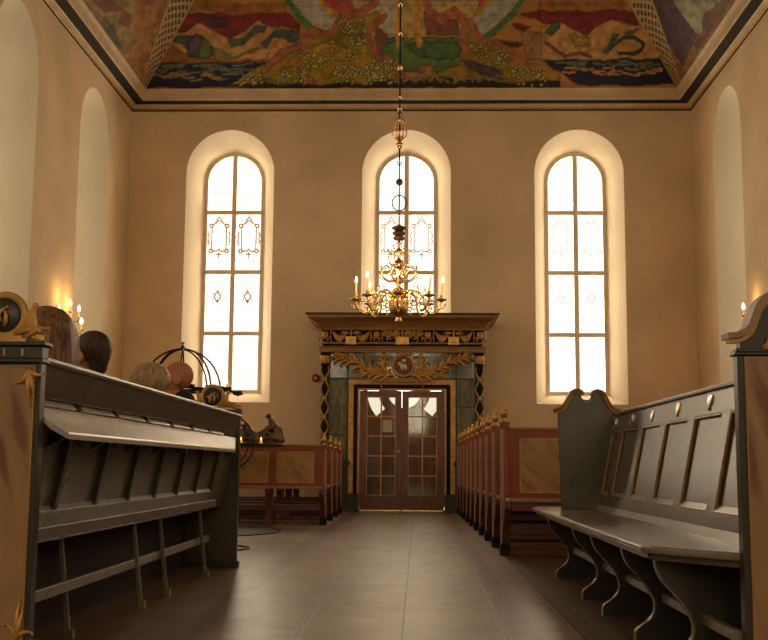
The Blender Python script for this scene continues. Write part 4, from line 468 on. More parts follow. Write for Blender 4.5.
PF = [(-2.18, 0.37), (-2.1, 0.35), (-1.95, 0.46), (-2.31, 0.31), (-2.16, 0.43), (-1.75, 0.38), (-1.84, 0.38), (-1.95, 0.44), (-1.96, 0.3), (-2.02, 0.33), (-1.93, 0.46), (-1.89, 0.36), (-2.13, 0.47), (-1.83, 0.38), (-1.91, 0.3), (-1.92, 0.29), (-2.09, 0.31), (-2.07, 0.29), (-1.81, 0.45), (-2.23, 0.43), (-1.77, 0.39), (-1.96, 0.41), (-2.02, 0.4), (-2.11, 0.36), (-1.99, 0.29), (-1.93, 0.29), (-1.84, 0.27), (-1.93, 0.44), (-1.84, 0.28), (-1.81, 0.36), (-1.91, 0.43), (-1.85, 0.36), (-2.14, 0.46), (-1.84, 0.27), (-2.26, 0.31), (-2.07, 0.44), (-2.15, 0.32), (-1.25, 0.29), (-1.38, 0.29), (-1.33, 0.23), (-1.25, 0.1), (-1.45, 0.09), (-1.54, 0.28), (-1.39, 0.29), (-1.6, 0.21), (-1.38, 0.26), (-1.69, 0.12), (-1.55, 0.1), (-1.24, 0.22), (-1.47, 0.19), (-1.37, 0.17), (-1.42, 0.17), (-1.22, 0.19), (-1.48, 0.15), (-1.58, 0.24), (-1.2, 0.19), (-1.42, 0.29), (-1.49, 0.18), (-1.7, 0.17), (-1.37, 0.28), (-1.38, 0.2), (-1.35, 0.22), (-1.34, 0.15), (-1.69, 0.28), (-1.36, 0.1), (-1.58, 0.2), (-1.4, 0.23), (-1.51, 0.23), (-1.52, 0.18), (-1.55, 0.22), (-1.3, 0.29), (-2.33, 0.12), (-2.47, 0.21), (-2.19, 0.2), (-2.54, 0.17), (-2.25, 0.23), (-2.46, 0.19), (-2.18, 0.17), (-2.16, 0.22), (-2.46, 0.13), (-2.15, 0.17), (-2.51, 0.23), (-2.34, 0.21), (-2.2, 0.1), (-2.54, 0.2), (-2.19, 0.13), (-2.19, 0.19), (-2.57, 0.2), (-2.2, 0.2), (-2.45, 0.17), (-2.41, 0.17), (-2.12, 0.22), (-2.65, 0.08), (-2.16, 0.07), (-2.41, 0.08), (-2.12, 0.21), (-2.23, 0.1), (-2.27, 0.15), (-2.48, 0.19), (-2.51, 0.24), (-2.31, 0.2), (-2.18, 0.24), (-2.14, 0.12), (-2.13, 0.09), (-2.14, 0.14), (-2.64, 0.11), (-2.55, 0.19), (-2.27, 0.15), (-1.28, 0.71), (-1.17, 0.81), (-1.36, 0.72), (-1.25, 0.73), (-1.31, 0.83), (-1.22, 0.73), (-1.4, 0.73), (-1.02, 0.73), (-1.06, 0.87), (-1.17, 0.72), (-1.46, 0.82), (-1.35, 0.78), (-1.27, 0.79), (-1.09, 0.87), (-1.46, 0.85), (-1.42, 0.86), (-0.99, 0.72), (-1.44, 0.78), (-1.32, 0.81), (-1.31, 0.76), (-1.06, 0.62), (-1.21, 0.62), (-1.23, 0.59), (-1.01, 0.61), (-1.25, 0.65), (-1.14, 0.58), (-0.99, 0.61), (-0.98, 0.58), (-1.12, 0.62), (-1.1, 0.57), (-1.12, 0.57), (-1.11, 0.64), (-1.08, 0.57), (-1.62, 0.51), (-1.45, 0.38), (-1.2, 0.52), (-1.22, 0.41), (-1.53, 0.5), (-1.6, 0.4), (-1.34, 0.38), (-1.27, 0.44), (-1.3, 0.47), (-1.6, 0.46), (-1.64, 0.58), (-1.27, 0.61), (-1.6, 0.6), (-1.23, 0.57), (-1.65, 0.39), (-1.6, 0.39), (-1.33, 0.39), (-1.2, 0.46), (-1.26, 0.61), (-1.28, 0.48), (-0.54, 0.36), (-0.52, 0.09), (-0.96, 0.29), (-0.64, 0.12), (-0.84, 0.34), (-0.84, 0.19), (-0.52, 0.27), (-0.76, 0.27), (-0.77, 0.26), (-0.94, 0.23), (-0.38, 0.26), (-0.52, 0.34), (-0.56, 0.15), (-0.57, 0.23), (-0.69, 0.18), (-0.43, 0.35), (-0.94, 0.15), (-0.42, 0.23), (-0.72, 0.16), (-0.88, 0.31), (-0.87, 0.2), (-0.79, 0.32), (-0.56, 0.08), (-0.81, 0.16), (-0.74, 0.11), (-0.62, 0.31), (-0.85, 0.39), (-0.69, 0.27), (-0.89, 0.28), (-0.79, 0.14), (-0.91, 0.07), (-0.69, 0.2), (-0.7, 0.12), (-0.48, 0.21), (-0.69, 0.16), (-0.45, 0.26), (-0.53, 0.08), (-0.7, 0.32), (-0.85, 0.16), (-0.57, 0.08), (-0.46, 0.32), (-0.87, 0.31), (-0.88, 0.16), (-0.45, 0.1), (-0.84, 0.11), (-0.8, 0.26), (-0.53, 0.37), (-0.94, 0.12), (-0.81, 0.28), (-0.63, 0.17), (-0.99, 0.29), (-0.72, 0.24), (-0.86, 0.2), (-0.39, 0.27), (-0.65, 0.36), (-0.82, 0.18), (-0.93, 0.1), (-2.99, 0.18), (-2.98, 0.14), (-3.07, 0.08), (-3.3, 0.09), (-3.13, 0.07), (-3.32, 0.08), (-2.97, 0.09), (-3.17, 0.18), (-3.2, 0.14), (-3.09, 0.09), (-3.16, 0.17), (-3.13, 0.1), (-3.36, 0.06), (-3.11, 0.18), (-2.98, 0.18), (-3.28, 0.09), (-3.15, 0.11), (-3.12, 0.13), (-3.28, 0.17), (-3.41, 0.09), (1.22, 0.46), (1.21, 0.5), (1.0, 0.5), (1.27, 0.58), (1.11, 0.53), (1.22, 0.5), (1.03, 0.49), (1.13, 0.4), (1.05, 0.38), (0.93, 0.53), (0.93, 0.56), (1.23, 0.41), (0.97, 0.55), (1.42, 0.33), (1.56, 0.33), (1.47, 0.48), (1.4, 0.47), (1.45, 0.37), (1.33, 0.45), (1.54, 0.51), (1.56, 0.29), (1.61, 0.42), (1.46, 0.37), (1.5, 0.27), (1.51, 0.44), (1.57, 0.4), (1.48, 0.33), (1.26, 0.32), (1.5, 0.39), (1.45, 0.4), (1.85, 0.14), (1.74, 0.15), (2.15, 0.16), (2.1, 0.04), (2.3, 0.23), (2.25, 0.12), (1.75, 0.18), (1.87, 0.25), (2.09, 0.05), (1.94, 0.06), (2.17, 0.23), (2.29, 0.13), (2.34, 0.1), (2.21, 0.19), (2.27, 0.05), (2.29, 0.16), (2.22, 0.15), (1.78, 0.26), (1.76, 0.22), (1.82, 0.15), (2.18, 0.14), (2.0, 0.12), (1.92, 0.16), (2.22, 0.17), (1.85, 0.06), (2.19, 0.18), (1.97, 0.14), (2.11, 0.21), (1.71, 0.22), (2.23, 0.23), (2.02, 0.22), (1.85, 0.23), (1.98, 0.23), (1.73, 0.24), (-1.19, 0.17), (-1.23, 0.27), (-1.08, 0.19), (-0.97, 0.26), (-1.09, 0.19), (-1.25, 0.07), (-1.17, 0.25), (-1.06, 0.24), (-1.0, 0.2), (-1.21, 0.26), (-0.96, 0.21), (-0.94, 0.18), (-0.88, 0.21), (-1.16, 0.22), (-0.93, 0.14), (-1.12, 0.25), (-0.98, 0.07)]
PL = [((122, 98, 40), [(16.28, 0.04), (17.47, 0.49), (18.57, 0.16), (18.06, 0.01), (16.93, 0.06)]), ((98, 46, 26), [(16.4, 0.08), (16.89, 0.27), (17.76, 0.36), (18.05, 0.26), (17.57, 0.17), (17.39, 0.3), (17.0, 0.12)]), ((66, 60, 40), [(17.06, 0.1), (17.57, 0.13), (18.38, 0.05), (17.89, 0.01), (17.17, 0.03)]), ((128, 84, 40), [(17.44, 0.47), (18.93, 1.03), (19.92, 0.08), (19.74, -0.01), (18.45, 0.03), (18.57, 0.14)])]
PR = [((64, 42, 50), [(18.81, 0.95), (17.26, 0.37), (18.02, 0.15), (18.55, 0.13), (19.43, 0.08), (19.26, 0.3)]), ((128, 120, 92), [(17.88, 0.6), (16.63, 0.13), (16.98, 0.13), (17.46, 0.22), (17.93, 0.12), (18.08, 0.17), (17.98, 0.44)]), ((92, 62, 34), [(17.46, 0.22), (16.63, 0.13), (16.43, 0.05), (18.6, 0.05), (18.43, 0.13), (17.93, 0.12)])]
# painted boards of the sloped ceiling: traced picture rasterised into a colour attribute on each facet
def srgb(c):
    return [((x/255)/12.92 if x/255 <= .04045 else ((x/255+.055)/1.055)**2.4) for x in c]
GAIN = np.array((1.0, 1.06, 1.12))*1.3
def inpoly(P, px, py):
    r = np.zeros(px.shape, bool); n = len(P); j = n-1
    for i in range(n):
        xi, yi = P[i]; xj, yj = P[j]
        if yi != yj:
            c = ((yi > py) != (yj > py)) & (px < (xj-xi)*(py-yi)/(yj-yi)+xi); r ^= c
        j = i
    return r
def dist(P, px, py):
    d = np.full(px.shape, 1e9)
    for (x0, y0), (x1, y1) in zip(P, P[1:]):
        dx, dy = x1-x0, y1-y0; l = dx*dx+dy*dy+1e-9
        t = np.clip(((px-x0)*dx+(py-y0)*dy)/l, 0, 1)
        d = np.minimum(d, np.hypot(px-x0-t*dx, py-y0-t*dy))
    return d
def smooth_noise(px, py, sc, seed):
    rs = np.random.RandomState(seed); g = rs.rand(128, 128)
    x = px*sc; y = py*sc; xi = np.floor(x).astype(int); yi = np.floor(y).astype(int); fx = x-xi; fy = y-yi
    fx = fx*fx*(3-2*fx); fy = fy*fy*(3-2*fy)
    G = lambda a, b: g[a % 128, b % 128]
    return (G(xi, yi)*(1-fx)+G(xi+1, yi)*fx)*(1-fy)+(G(xi, yi+1)*(1-fx)+G(xi+1, yi+1)*fx)*fy
m = bpy.data.materials.new('painted_ceiling_boards'); m.use_nodes = True; N = m.node_tree.nodes; L = m.node_tree.links; b = N['Principled BSDF']
b.inputs['Roughness'].default_value = .62; b.inputs['Specular IOR Level'].default_value = .3
at_ = N.new('ShaderNodeAttribute'); at_.attribute_name = 'paint'
nz = N.new('ShaderNodeTexNoise'); nz.inputs['Scale'].default_value = 30; nz.inputs['Detail'].default_value = 6
tc = N.new('ShaderNodeTexCoord'); mp_ = N.new('ShaderNodeMapping'); mp_.inputs['Scale'].default_value = (.6, 1, 1)
L.new(tc.outputs['Object'], mp_.inputs[0]); L.new(mp_.outputs[0], nz.inputs[0])
cr = N.new('ShaderNodeValToRGB'); cr.color_ramp.elements[0].color = (.82, .82, .82, 1); cr.color_ramp.elements[1].color = (1.12, 1.12, 1.12, 1)
cr.color_ramp.elements[0].position = .3; cr.color_ramp.elements[1].position = .7
L.new(nz.outputs[0], cr.inputs[0])
mx = N.new('ShaderNodeMix'); mx.data_type = 'RGBA'; mx.blend_type = 'MULTIPLY'; mx.inputs[0].default_value = 1
L.new(at_.outputs[0], mx.inputs[6]); L.new(cr.outputs[0], mx.inputs[7]); L.new(mx.outputs[2], b.inputs['Base Color'])
M['painted'] = m
def facet(name, Srange, Trange, pos, paint):
    """grid over s (rows of lists) and t"""
    ns, ntt = len(Srange), len(Trange)
    Sg = np.zeros((ntt, ns)); Tg = np.zeros((ntt, ns))
    verts = []
    for j, t in enumerate(Trange):
        for i, k in enumerate(Srange):
            s, x, y, z = pos(k, t); Sg[j, i] = s; Tg[j, i] = t; verts.append((x, y, z))
    faces = [(j*ns+i, j*ns+i+1, (j+1)*ns+i+1, (j+1)*ns+i) for j in range(ntt-1) for i in range(ns-1)]
    me = bpy.data.meshes.new(name); me.from_pydata(verts, [], faces)
    col = paint(Sg, Tg).reshape(-1, 3)*GAIN
    ca = me.color_attributes.new('paint', 'FLOAT_COLOR', 'POINT')
    buf = np.ones((len(verts), 4), np.float32); buf[:, :3] = col; ca.data.foreach_set('color', buf.ravel())
    me.materials.append(M['painted'])
    o = bpy.data.objects.new(name, me); C.objects.link(o); o['kind'] = 'structure'
    return o
TR = list(np.arange(0, 1.30, .0135))+[1.32, 1.45, 1.6, RISE]
def boards(c, Tg, w=.115):
    k = np.abs((Tg/w) % 1-.5) > .46
    c[k] *= .80
    return c
def paint_back(Sg, Tg):
    s = Sg+.05*(smooth_noise(Sg, Tg, 3, 5)-.5); t = Tg+.035*(smooth_noise(Sg, Tg, 5, 6)-.5)
    c = np.empty(Sg.shape+(3,)); c[:] = srgb((146, 98, 42))
    n0 = smooth_noise(Sg*.5, Tg*4, 3, 9)[..., None]; c = c*(.75+.5*n0)
    for it in PB:
        if it[0] == 'p': k = inpoly(it[2], s, t); 
        else: k = dist(it[3], s, t) < it[2]*.5
        n = (smooth_noise(Sg*1.3, Tg*1.8, 9, len(it[-1]))[..., None]*.7+.65)
        c = np.where(k[..., None], np.array(srgb(it[1]))*n, c)
        if it[0] == 'p': c = np.where((dist(list(it[2])+[it[2][0]], s, t) < .014)[..., None], c*.62, c)
    for k_, (x, y) in enumerate(PF):
        d = np.hypot(Sg-x, (Tg-y)*1.5)
        c = np.where(((d < .036))[..., None], np.array(srgb((52, 56, 22))), c)
    for k_, (x, y) in enumerate(PF):
        d = np.hypot(Sg-x, (Tg-y)*1.5)
        c = np.where((d < .021)[..., None], np.array(srgb((156, 140, 84))), c)
    return boards(c, Tg)
def facet_side(PL_, left):
    def f(Sg, Tg):
        c = np.empty(Sg.shape+(3,)); c[:] = srgb((112, 74, 36))
        n0 = smooth_noise(Sg+Tg*2, Tg*5-Sg*1.5, 4, 12)[..., None]; c = c*(.6+.8*n0)
        for col, P_ in PL_:
            k = inpoly(P_, Sg, Tg); n = smooth_noise(Sg*2, Tg*6, 3, 3)[..., None]*.9+.5
            c = np.where(k[..., None], np.array(srgb(col))*n, c)
        d = (YB-CO-Tg)-Sg            # distance from the hip
        wd = .34+.85*Tg
        k = (d < wd)
        q = d/wd; r = (Tg*1.52)/.13
        lat = (np.abs(((q*3.5+r) % 1)-.5) < .17) | (np.abs(((q*3.5-r) % 1)-.5) < .17)
        c = np.where(k[..., None], np.where(lat[..., None], np.array(srgb((156, 128, 84))), np.array(srgb((52, 36, 22)))), c)
        e = k & ((q > .9) | (q < .08)); c = np.where(e[..., None], np.array(srgb((150, 120, 76))), c)
        return c
    return f
y0c = YB-CO
facet('ceiling', list(np.linspace(0, 1, 470)), TR,
      lambda k, t: ((lambda s: (s, s, y0c-t, CZ+CS*t))((XL+CO+t)+(XR-XL-2*CO-2*t)*k)), paint_back)
sideK = sorted(set([0.0]+list(np.linspace(0, .70, 14))+list(np.linspace(.70, 1, 230))))
ysd = lambda k, t: (YF+CO+t)+(YB-YF-2*CO-2*t)*k
facet('ceiling', sideK, TR, lambda k, t: (ysd(k, t), XL+CO+t, ysd(k, t), CZ+CS*t), facet_side(PL, True))
facet('ceiling', sideK, TR, lambda k, t: (ysd(k, t), XR-CO-t, ysd(k, t), CZ+CS*t), facet_side(PR, False))
plain = lambda Sg, Tg: np.ones(Sg.shape+(3,))*np.array(srgb((130, 92, 46)))
facet('ceiling', [0, .5, 1], [0, .6, 1.2, RISE], lambda k, t: ((lambda s: (s, s, YF+CO+t, CZ+CS*t))((XL+CO+t)+(XR-XL-2*CO-2*t)*k)), plain)
bm = bm_(); zt = CZ+CS*RISE; r_ = CO+RISE
bm.faces.new([bm.verts.new(p) for p in ((XL+r_, YF+r_, zt), (XR-r_, YF+r_, zt), (XR-r_, YB-r_, zt), (XL+r_, YB-r_, zt))])
M['board_sky'] = mat('ochre_ceiling_boards', (.30, .18, .07), .7, var=.3, scale=2, stretch=(.2, 1, 1))
struct('ceiling', bm, 'board_sky')

# ---------------------------------------------------------------- carved ornament helpers
def leaf(bm, p, ang, L_, curl, w, y, n=9, tipcurl=True):
    """tapered carved blade in the XZ plane starting at p=(x,z)"""
    x, z = p; pts = [(x, y, z)]; rr = [w*.55]; st = L_/n
    for i in range(1, n+1):
        t = i/n; a = ang+curl*t*t*(1.6 if tipcurl else 1)
        x += math.cos(a)*st; z += math.sin(a)*st
        pts.append((x, y-.012*math.sin(PI*t), z)); rr.append(w*(.55+.6*math.sin(PI*min(1, t*1.1)))*(1-t*.55))
    tube(bm, pts, rr, 6)
    if tipcurl: ball(bm, (x, y-.01, z), w*.5, seg=6, rings=4)
def foliage(bm, stem, side, y, w=.022, L_=.22, n=7, dense=False):
    P_ = bez([(a, y, b_) for a, b_ in stem], 10)
    tube(bm, P_, [w*1.2*(1-.55*i/len(P_)) for i in range(len(P_))], 7)
    for k in range(n):
        i = int((k+.6)/n*(len(P_)-2)); p = P_[i]; d = P_[i+1]-P_[i]; a = math.atan2(d.z, d.x)
        for s in (-1, 1):
            for q in ((0, 1) if dense else (0,)):
                leaf(bm, (p.x, p.z), a+s*(.35+.55*q), L_*(1-.25*k/n)*(1-.25*q), s*(.75+.35*q), w*1.15, y-.006*q)
    
# ---------------------------------------------------------------- door surround (glazed vestibule front)
PX, PY = -.285, 19.6
port = thing('vestibule', 'gilded and dark painted door vestibule with carved frieze and wide cornice beneath the middle window', 'vestibule', (PX, PY, 0))
def mir(f):
    for s in (-1, 1): f(s)
# body: side walls and roof reaching back to the wall
for s in (-1, 1): a, b_ = sorted((PX+s*1.34, PX+s*1.40)); obj('side_wall', box(bm_(), a, b_, PY+.10, YB-.005, 0, 3.16), 'dkgreen', port)
obj('roof_board', box(bm_(), PX-1.40, PX+1.40, PY+.02, YB-.005, 3.165, 3.20), 'dkgreen', port)
# frame members
bm = bm_()
for s in (-1, 1):
    box(bm, *sorted((PX+s*1.265, PX+s*1.34)), PY, PY+.10, .12, 2.76)     # outer stiles
    box(bm, *sorted((PX+s*.935, PX+s*.965)), PY, PY+.08, .12, 2.76)
    for z in (1.32, 1.81): box(bm, *sorted((PX+s*.96, PX+s*1.27)), PY+.03, PY+.06, z-.009, z+.009)
box(bm, PX-1.27, PX+1.27, PY+.01, PY+.07, 2.29, 2.315)
obj('glazing_frame', bm, 'dkgreen', port)
# side panes, transom pane
for s in (-1, 1):
    for z0, z1 in ((.88, 1.31), (1.33, 1.80), (1.82, 2.29)):
        obj('side_pane', box(bm_(), *sorted((PX+s*.965, PX+s*1.265)), PY+.042, PY+.048, z0, z1), 'obscure', port)
M['transom'] = glass('transom_glass', (.75, .80, .74), .04, .1, .42, (.26, .27, .17))
obj('transom_pane', box(bm_(), PX-1.265, PX+1.265, PY+.042, PY+.048, 2.315, 2.755), 'transom', port)
# dado
for s in (-1, 1):
    x0, x1 = sorted((PX+s*.90, PX+s*1.46))
    d = obj('dado', box(bm_(), x0+.03, x1-.03, PY-.03, PY+.09, 0, .80), 'dkgreen', port, bevel=.006)
    bm = bm_()
    for z0, z1, e in ((.78, .81, .02), (.81, .84, .035), (.84, .87, .02)): box(bm, x0+.03-e, x1-.03+e, PY-.03-e, PY+.09, z0, z1)
    obj('moulding', bm, 'dkgreen', d); bm = bm_()
    for z0, z1, e in ((0, .20, .03), (.20, .23, .015)): box(bm, x0+.03-e, x1-.03+e, PY-.03-e, PY+.09, z0, z1)
    obj('plinth', bm, 'dkgreen', d)
    obj('ochre_panel', box(bm_(), *sorted((PX+s*1.08, PX+s*1.30)), PY-.04, PY-.028, .36, .66), 'marble', d)
# twisted columns
for s in (-1, 1):
    cx = PX+s*1.355; cy = PY-.02
    bm = bm_(); lathe(bm, [(.07, .87), (.085, .89), (.085, .93), (.062, .96), (.060, 2.50), (.07, 2.52), (.075, 2.56), (.06, 2.58), (.062, 2.66), (.085, 2.70), (.09, 2.755)], (cx, cy, 0), 20)
    col = obj('column', bm, 'black_plinth', port, smooth='auto')
    bm = bm_()
    for ph, dr in ((0, 1), (0, -1)):
        pts = []
        for i in range(141):
            z = .96+(2.50-.96)*i/140; a = ph+dr*PI*(z-.96)/.33
            pts.append((cx+.064*math.cos(a-PI/2), cy+.064*math.sin(a-PI/2), z))
        tube(bm, pts, .016, 6)
        pts2 = [(2*cx-p[0], 2*cy-p[1], p[2]) for p in pts]; tube(bm, pts2, .016, 6)
    for k in range(5):
        z = .96+.33*k
        if z < 2.48: ball(bm, (cx, cy-.068, z), .032, (1, .6, 1.1), 8, 6); ball(bm, (cx, cy-.068, z+.0), .018, (3.2, .6, 1), 8, 5)
    obj('gilded_vine', bm, 'goldpaint', col, smooth=True)
    bm = bm_(); lathe(bm, [(.066, 2.545), (.075, 2.57), (.075, 2.64), (.088, 2.70)], (cx, cy, 0), 16)
    for k in range(8): ball(bm, (cx+.075*math.cos(k*PI/4), cy+.075*math.sin(k*PI/4), 2.62), .02, (1, 1, 2.2), 6, 5)
    obj('capital', bm, 'goldpaint', col, smooth=True)
    box_ = box(bm_(), cx-.10, cx+.10, PY-.12, PY+.1, 2.755, 2.80); obj('abacus', box_, 'brown_gold', col, bevel=.004)
# architrave, frieze, cornice
def ring_course(bm, prof):
    """prof list of (out, z): moulding wrapped round front and both sides"""
    L3 = []
    for o_, z in prof:
        x0, x1, yf = PX-1.435-o_, PX+1.435+o_, PY-.10-o_
        L3.append([bm.verts.new(p) for p in ((x0, YB-.004, z), (x0, yf, z), (x1, yf, z), (x1, YB-.004, z))])
    for A, B_ in zip(L3, L3[1:]):
        for k in range(3): bm.faces.new([A[k], A[k+1], B_[k+1], B_[k]])
    bm.faces.new(L3[-1]); bm.faces.new(L3[0][::-1])
bm = bm_(); ring_course(bm, [(-.02, 2.755), (-.005, 2.76), (-.005, 2.785), (.012, 2.79), (.012, 2.825), (.03, 2.84), (.03, 2.855)]); obj('architrave', bm, 'brown_gold', port)
bm = bm_(); ring_course(bm, [(-.04, 2.855), (-.04, 3.16)]); fz = obj('frieze', bm, 'black_plinth', port)
bm = bm_(); ring_course(bm, [(-.02, 3.148), (.0, 3.155), (.0, 3.175), (.02, 3.18), (.03, 3.21), (.065, 3.26), (.12, 3.305), (.19, 3.33), (.20, 3.345), (.215, 3.35), (.215, 3.385), (.225, 3.39), (.245, 3.405), (.245, 3.42)])
co = obj('cornice', bm, 'brown_gold', port)
bm = bm_(); ring_course(bm, [(.246, 3.398), (.252, 3.402), (.252, 3.424), (.23, 3.426)]); obj('cornice_edge', bm, 'dkgreen', co)
bm = bm_(); ring_course(bm, [(-.038, 2.905), (-.02, 2.908), (-.02, 2.935), (-.038, 2.938)]); obj('frieze_fillet', bm, 'brown_gold', fz)
FY = PY-.075
for cx in (-1.355, -.45, .45, 1.355):        # cherub faces with side brackets
    X_ = PX+cx; bm = bm_()
    ball(bm, (X_, FY-.03, 3.045), .052, (1, .8, 1.15), 12, 9); ball(bm, (X_, FY-.03, 3.09), .05, (1.15, .8, .6), 10, 7)
    ball(bm, (X_, FY-.075, 3.04), .011, (1, 1, 1.4), 6, 5)
    for s in (-1, 1):
        leaf(bm, (X_+s*.04, 3.0), PI/2-s*1.2, .09, -s*1.2, .016, FY-.02)
        tube(bm, [(X_+s*.105, FY-.005, 2.945), (X_+s*.095, FY-.02, 3.05), (X_+s*.105, FY-.005, 3.145)], [.014, .010, .014], 6)
        ball(bm, (X_+s*.045, FY-.02, 2.97), .02, seg=8, rings=5)
    ball(bm, (X_, FY-.025, 2.92), .026, (1.6, .8, .8), 8, 6)
    obj('cherub_face', bm, 'goldpaint', fz, smooth=True)
for cx, w_ in ((-.9, .10), (0, .125), (.9, .10)):
    X_ = PX+cx; bm = bm_()
    big = 1 if cx else .0
    for s in (-1, 1):
        if cx:
            # cloth swags: stacked sagging folds tapering to the hanging points
            for q in range(5):
                pts = []
                for i in range(13):
                    t = i/12; u = .09+t*.235; sag = math.sin(PI*min(1, t*1.0))*(.055+.022*q)
                    pts.append((X_+s*u, FY-.012-.012*math.sin(PI*t), 3.045+.075*t-sag+.01*q*(1-t)))
                tube(bm, pts, [.008+.021*math.sin(PI*i/12) for i in range(13)], 6)
        else:
            foliage(bm, [(X_+s*.05, 3.05), (X_+s*.16, 3.10), (X_+s*.25, 3.04), (X_+s*.33, 3.10)], s, FY-.014, .020, .13, 4, True)
        for a in (.15, .5): leaf(bm, (X_+s*.03, 3.085), PI/2-s*(PI/2-a), .17, -s*.9, .020, FY-.02)
    tube(bm, [(X_, FY-.01, 3.0), (X_, FY-.03, 3.14)], [.014, .02], 6)
    obj('carved_swag', bm, 'goldpaint', fz, smooth=True)
    bm = bm_(); prism(bm, [(X_-w_, 2.89), (X_+w_, 2.89), (X_+w_*.92, 2.95), (X_+w_*.97, 3.035), (X_-w_*.97, 3.035), (X_-w_*.92, 2.95)], XZ, FY-.045, FY+.01)
    obj('blank_plaque', bm, 'gold', fz, bevel=.006)
# transom carving
bm = bm_()
for s in (-1, 1):
    foliage(bm, [(PX+s*.16, 2.37), (PX+s*.36, 2.36), (PX+s*.60, 2.46), (PX+s*.82, 2.60), (PX+s*1.02, 2.655), (PX+s*1.15, 2.70)], s, PY-.03, .034, .27, 8)
    foliage(bm, [(PX+s*.20, 2.36), (PX+s*.32, 2.45), (PX+s*.36, 2.58), (PX+s*.30, 2.70)], s, PY-.035, .026, .17, 5)
    foliage(bm, [(PX+s*.45, 2.38), (PX+s*.62, 2.35), (PX+s*.72, 2.42), (PX+s*.66, 2.48)], s, PY-.03, .022, .13, 4)
obj('carved_foliage', bm, 'gold', port, smooth=True)
bm = bm_(); c0 = (PX+.02, PY-.05, 2.525)
tube(bm, arcpts(c0, .185, 0, 2*PI, 28)[:-1], .026, 8, closed=True)
for s in (-1, 1): tube(bm, spiral((c0[0]+s*.22, PY-.05, 2.40), .06, .02, PI/2, PI/2-s*5, 16), .014, 6)
md = obj('medallion', bm, 'goldpaint', port, smooth=True)
bm = bm_(); prism(bm, [(c0[0]+.155*math.cos(a*PI/16), c0[2]+.155*math.sin(a*PI/16)) for a in range(32)], XZ, PY-.05, PY-.03); obj('red_field', bm, 'redfield', md)
bm = bm_()   # white lamb with flag staff
ball(bm, (c0[0]+.005, PY-.058, 2.52), .045, (1.35, .3, .8), 12, 7); ball(bm, (c0[0]-.065, PY-.06, 2.565), .026, (1.2, .4, .9), 10, 6)
tube(bm, [(c0[0]-.05, PY-.058, 2.53), (c0[0]-.06, PY-.06, 2.565)], [.022, .018], 6)
for q in (-.04, -.015, .03, .05): tube(bm, [(c0[0]+q, PY-.058, 2.505), (c0[0]+q+.008, PY-.058, 2.455)], [.012, .007], 5)
tube(bm, [(c0[0]+.02, PY-.066, 2.46), (c0[0]-.02, PY-.066, 2.63)], .004, 5); box(bm, c0[0]-.02, c0[0]+.045, PY-.068, PY-.062, 2.59, 2.635)
obj('white_lamb', bm, 'white', md, smooth=True)
bm = bm_()
box(bm, c0[0]-.12, c0[0]+.12, PY-.075, PY-.04, 2.70, 2.725)
for k in range(5):
    x_ = c0[0]-.11+.055*k; tube(bm, [(x_, PY-.06, 2.72), (x_+(k-2)*.012, PY-.065, 2.76), (x_+(k-2)*.004, PY-.065, 2.785)], [.012, .014, .004], 6); ball(bm, (x_+(k-2)*.008, PY-.067, 2.79), .013, seg=7, rings=5)
    ball(bm, (x_, PY-.078, 2.712), .009, seg=6, rings=4)
obj('crown', bm, 'goldpaint', md, smooth=True)
# door casing
def casing(bm, hw0, hw1, zt0, zt1, y0_, y1_, zb=0.30):
    for s in (-1, 1): box(bm, *sorted((PX+s*hw0, PX+s*hw1)), y0_, y1_, zb, zt1)
    box(bm, PX-hw0, PX+hw0, y0_, y1_, zt0, zt1)
bm = bm_(); casing(bm, .845, .935, 2.195, 2.29, PY-.02, PY+.05, .30); obj('outer_casing', bm, 'goldpaint', port, bevel=.01)
bm = bm_(); casing(bm, .775, .845, 2.13, 2.195, PY+.01, PY+.07, .30); obj('dark_casing', bm, 'black_plinth', port)
bm = bm_(); casing(bm, .745, .775, 2.10, 2.13, PY, PY+.07, .30); obj('inner_casing', bm, 'goldpaint', port, bevel=.004)
for s in (-1, 1): obj('casing_plinth', box(bm_(), *sorted((PX+s*.743, PX+s*.94)), PY-.04, PY+.09, 0, .30), 'dkgreen', port, bevel=.008)
bm = bm_(); prism(bm, [(PX-.46, 2.225), (PX+.46, 2.225), (PX+.50, 2.285), (PX+.47, 2.31), (PX-.47, 2.31), (PX-.50, 2.285)], XZ, PY-.06, PY-.015); obj('raised_tablet', bm, 'brown_gold', port, bevel=.008)
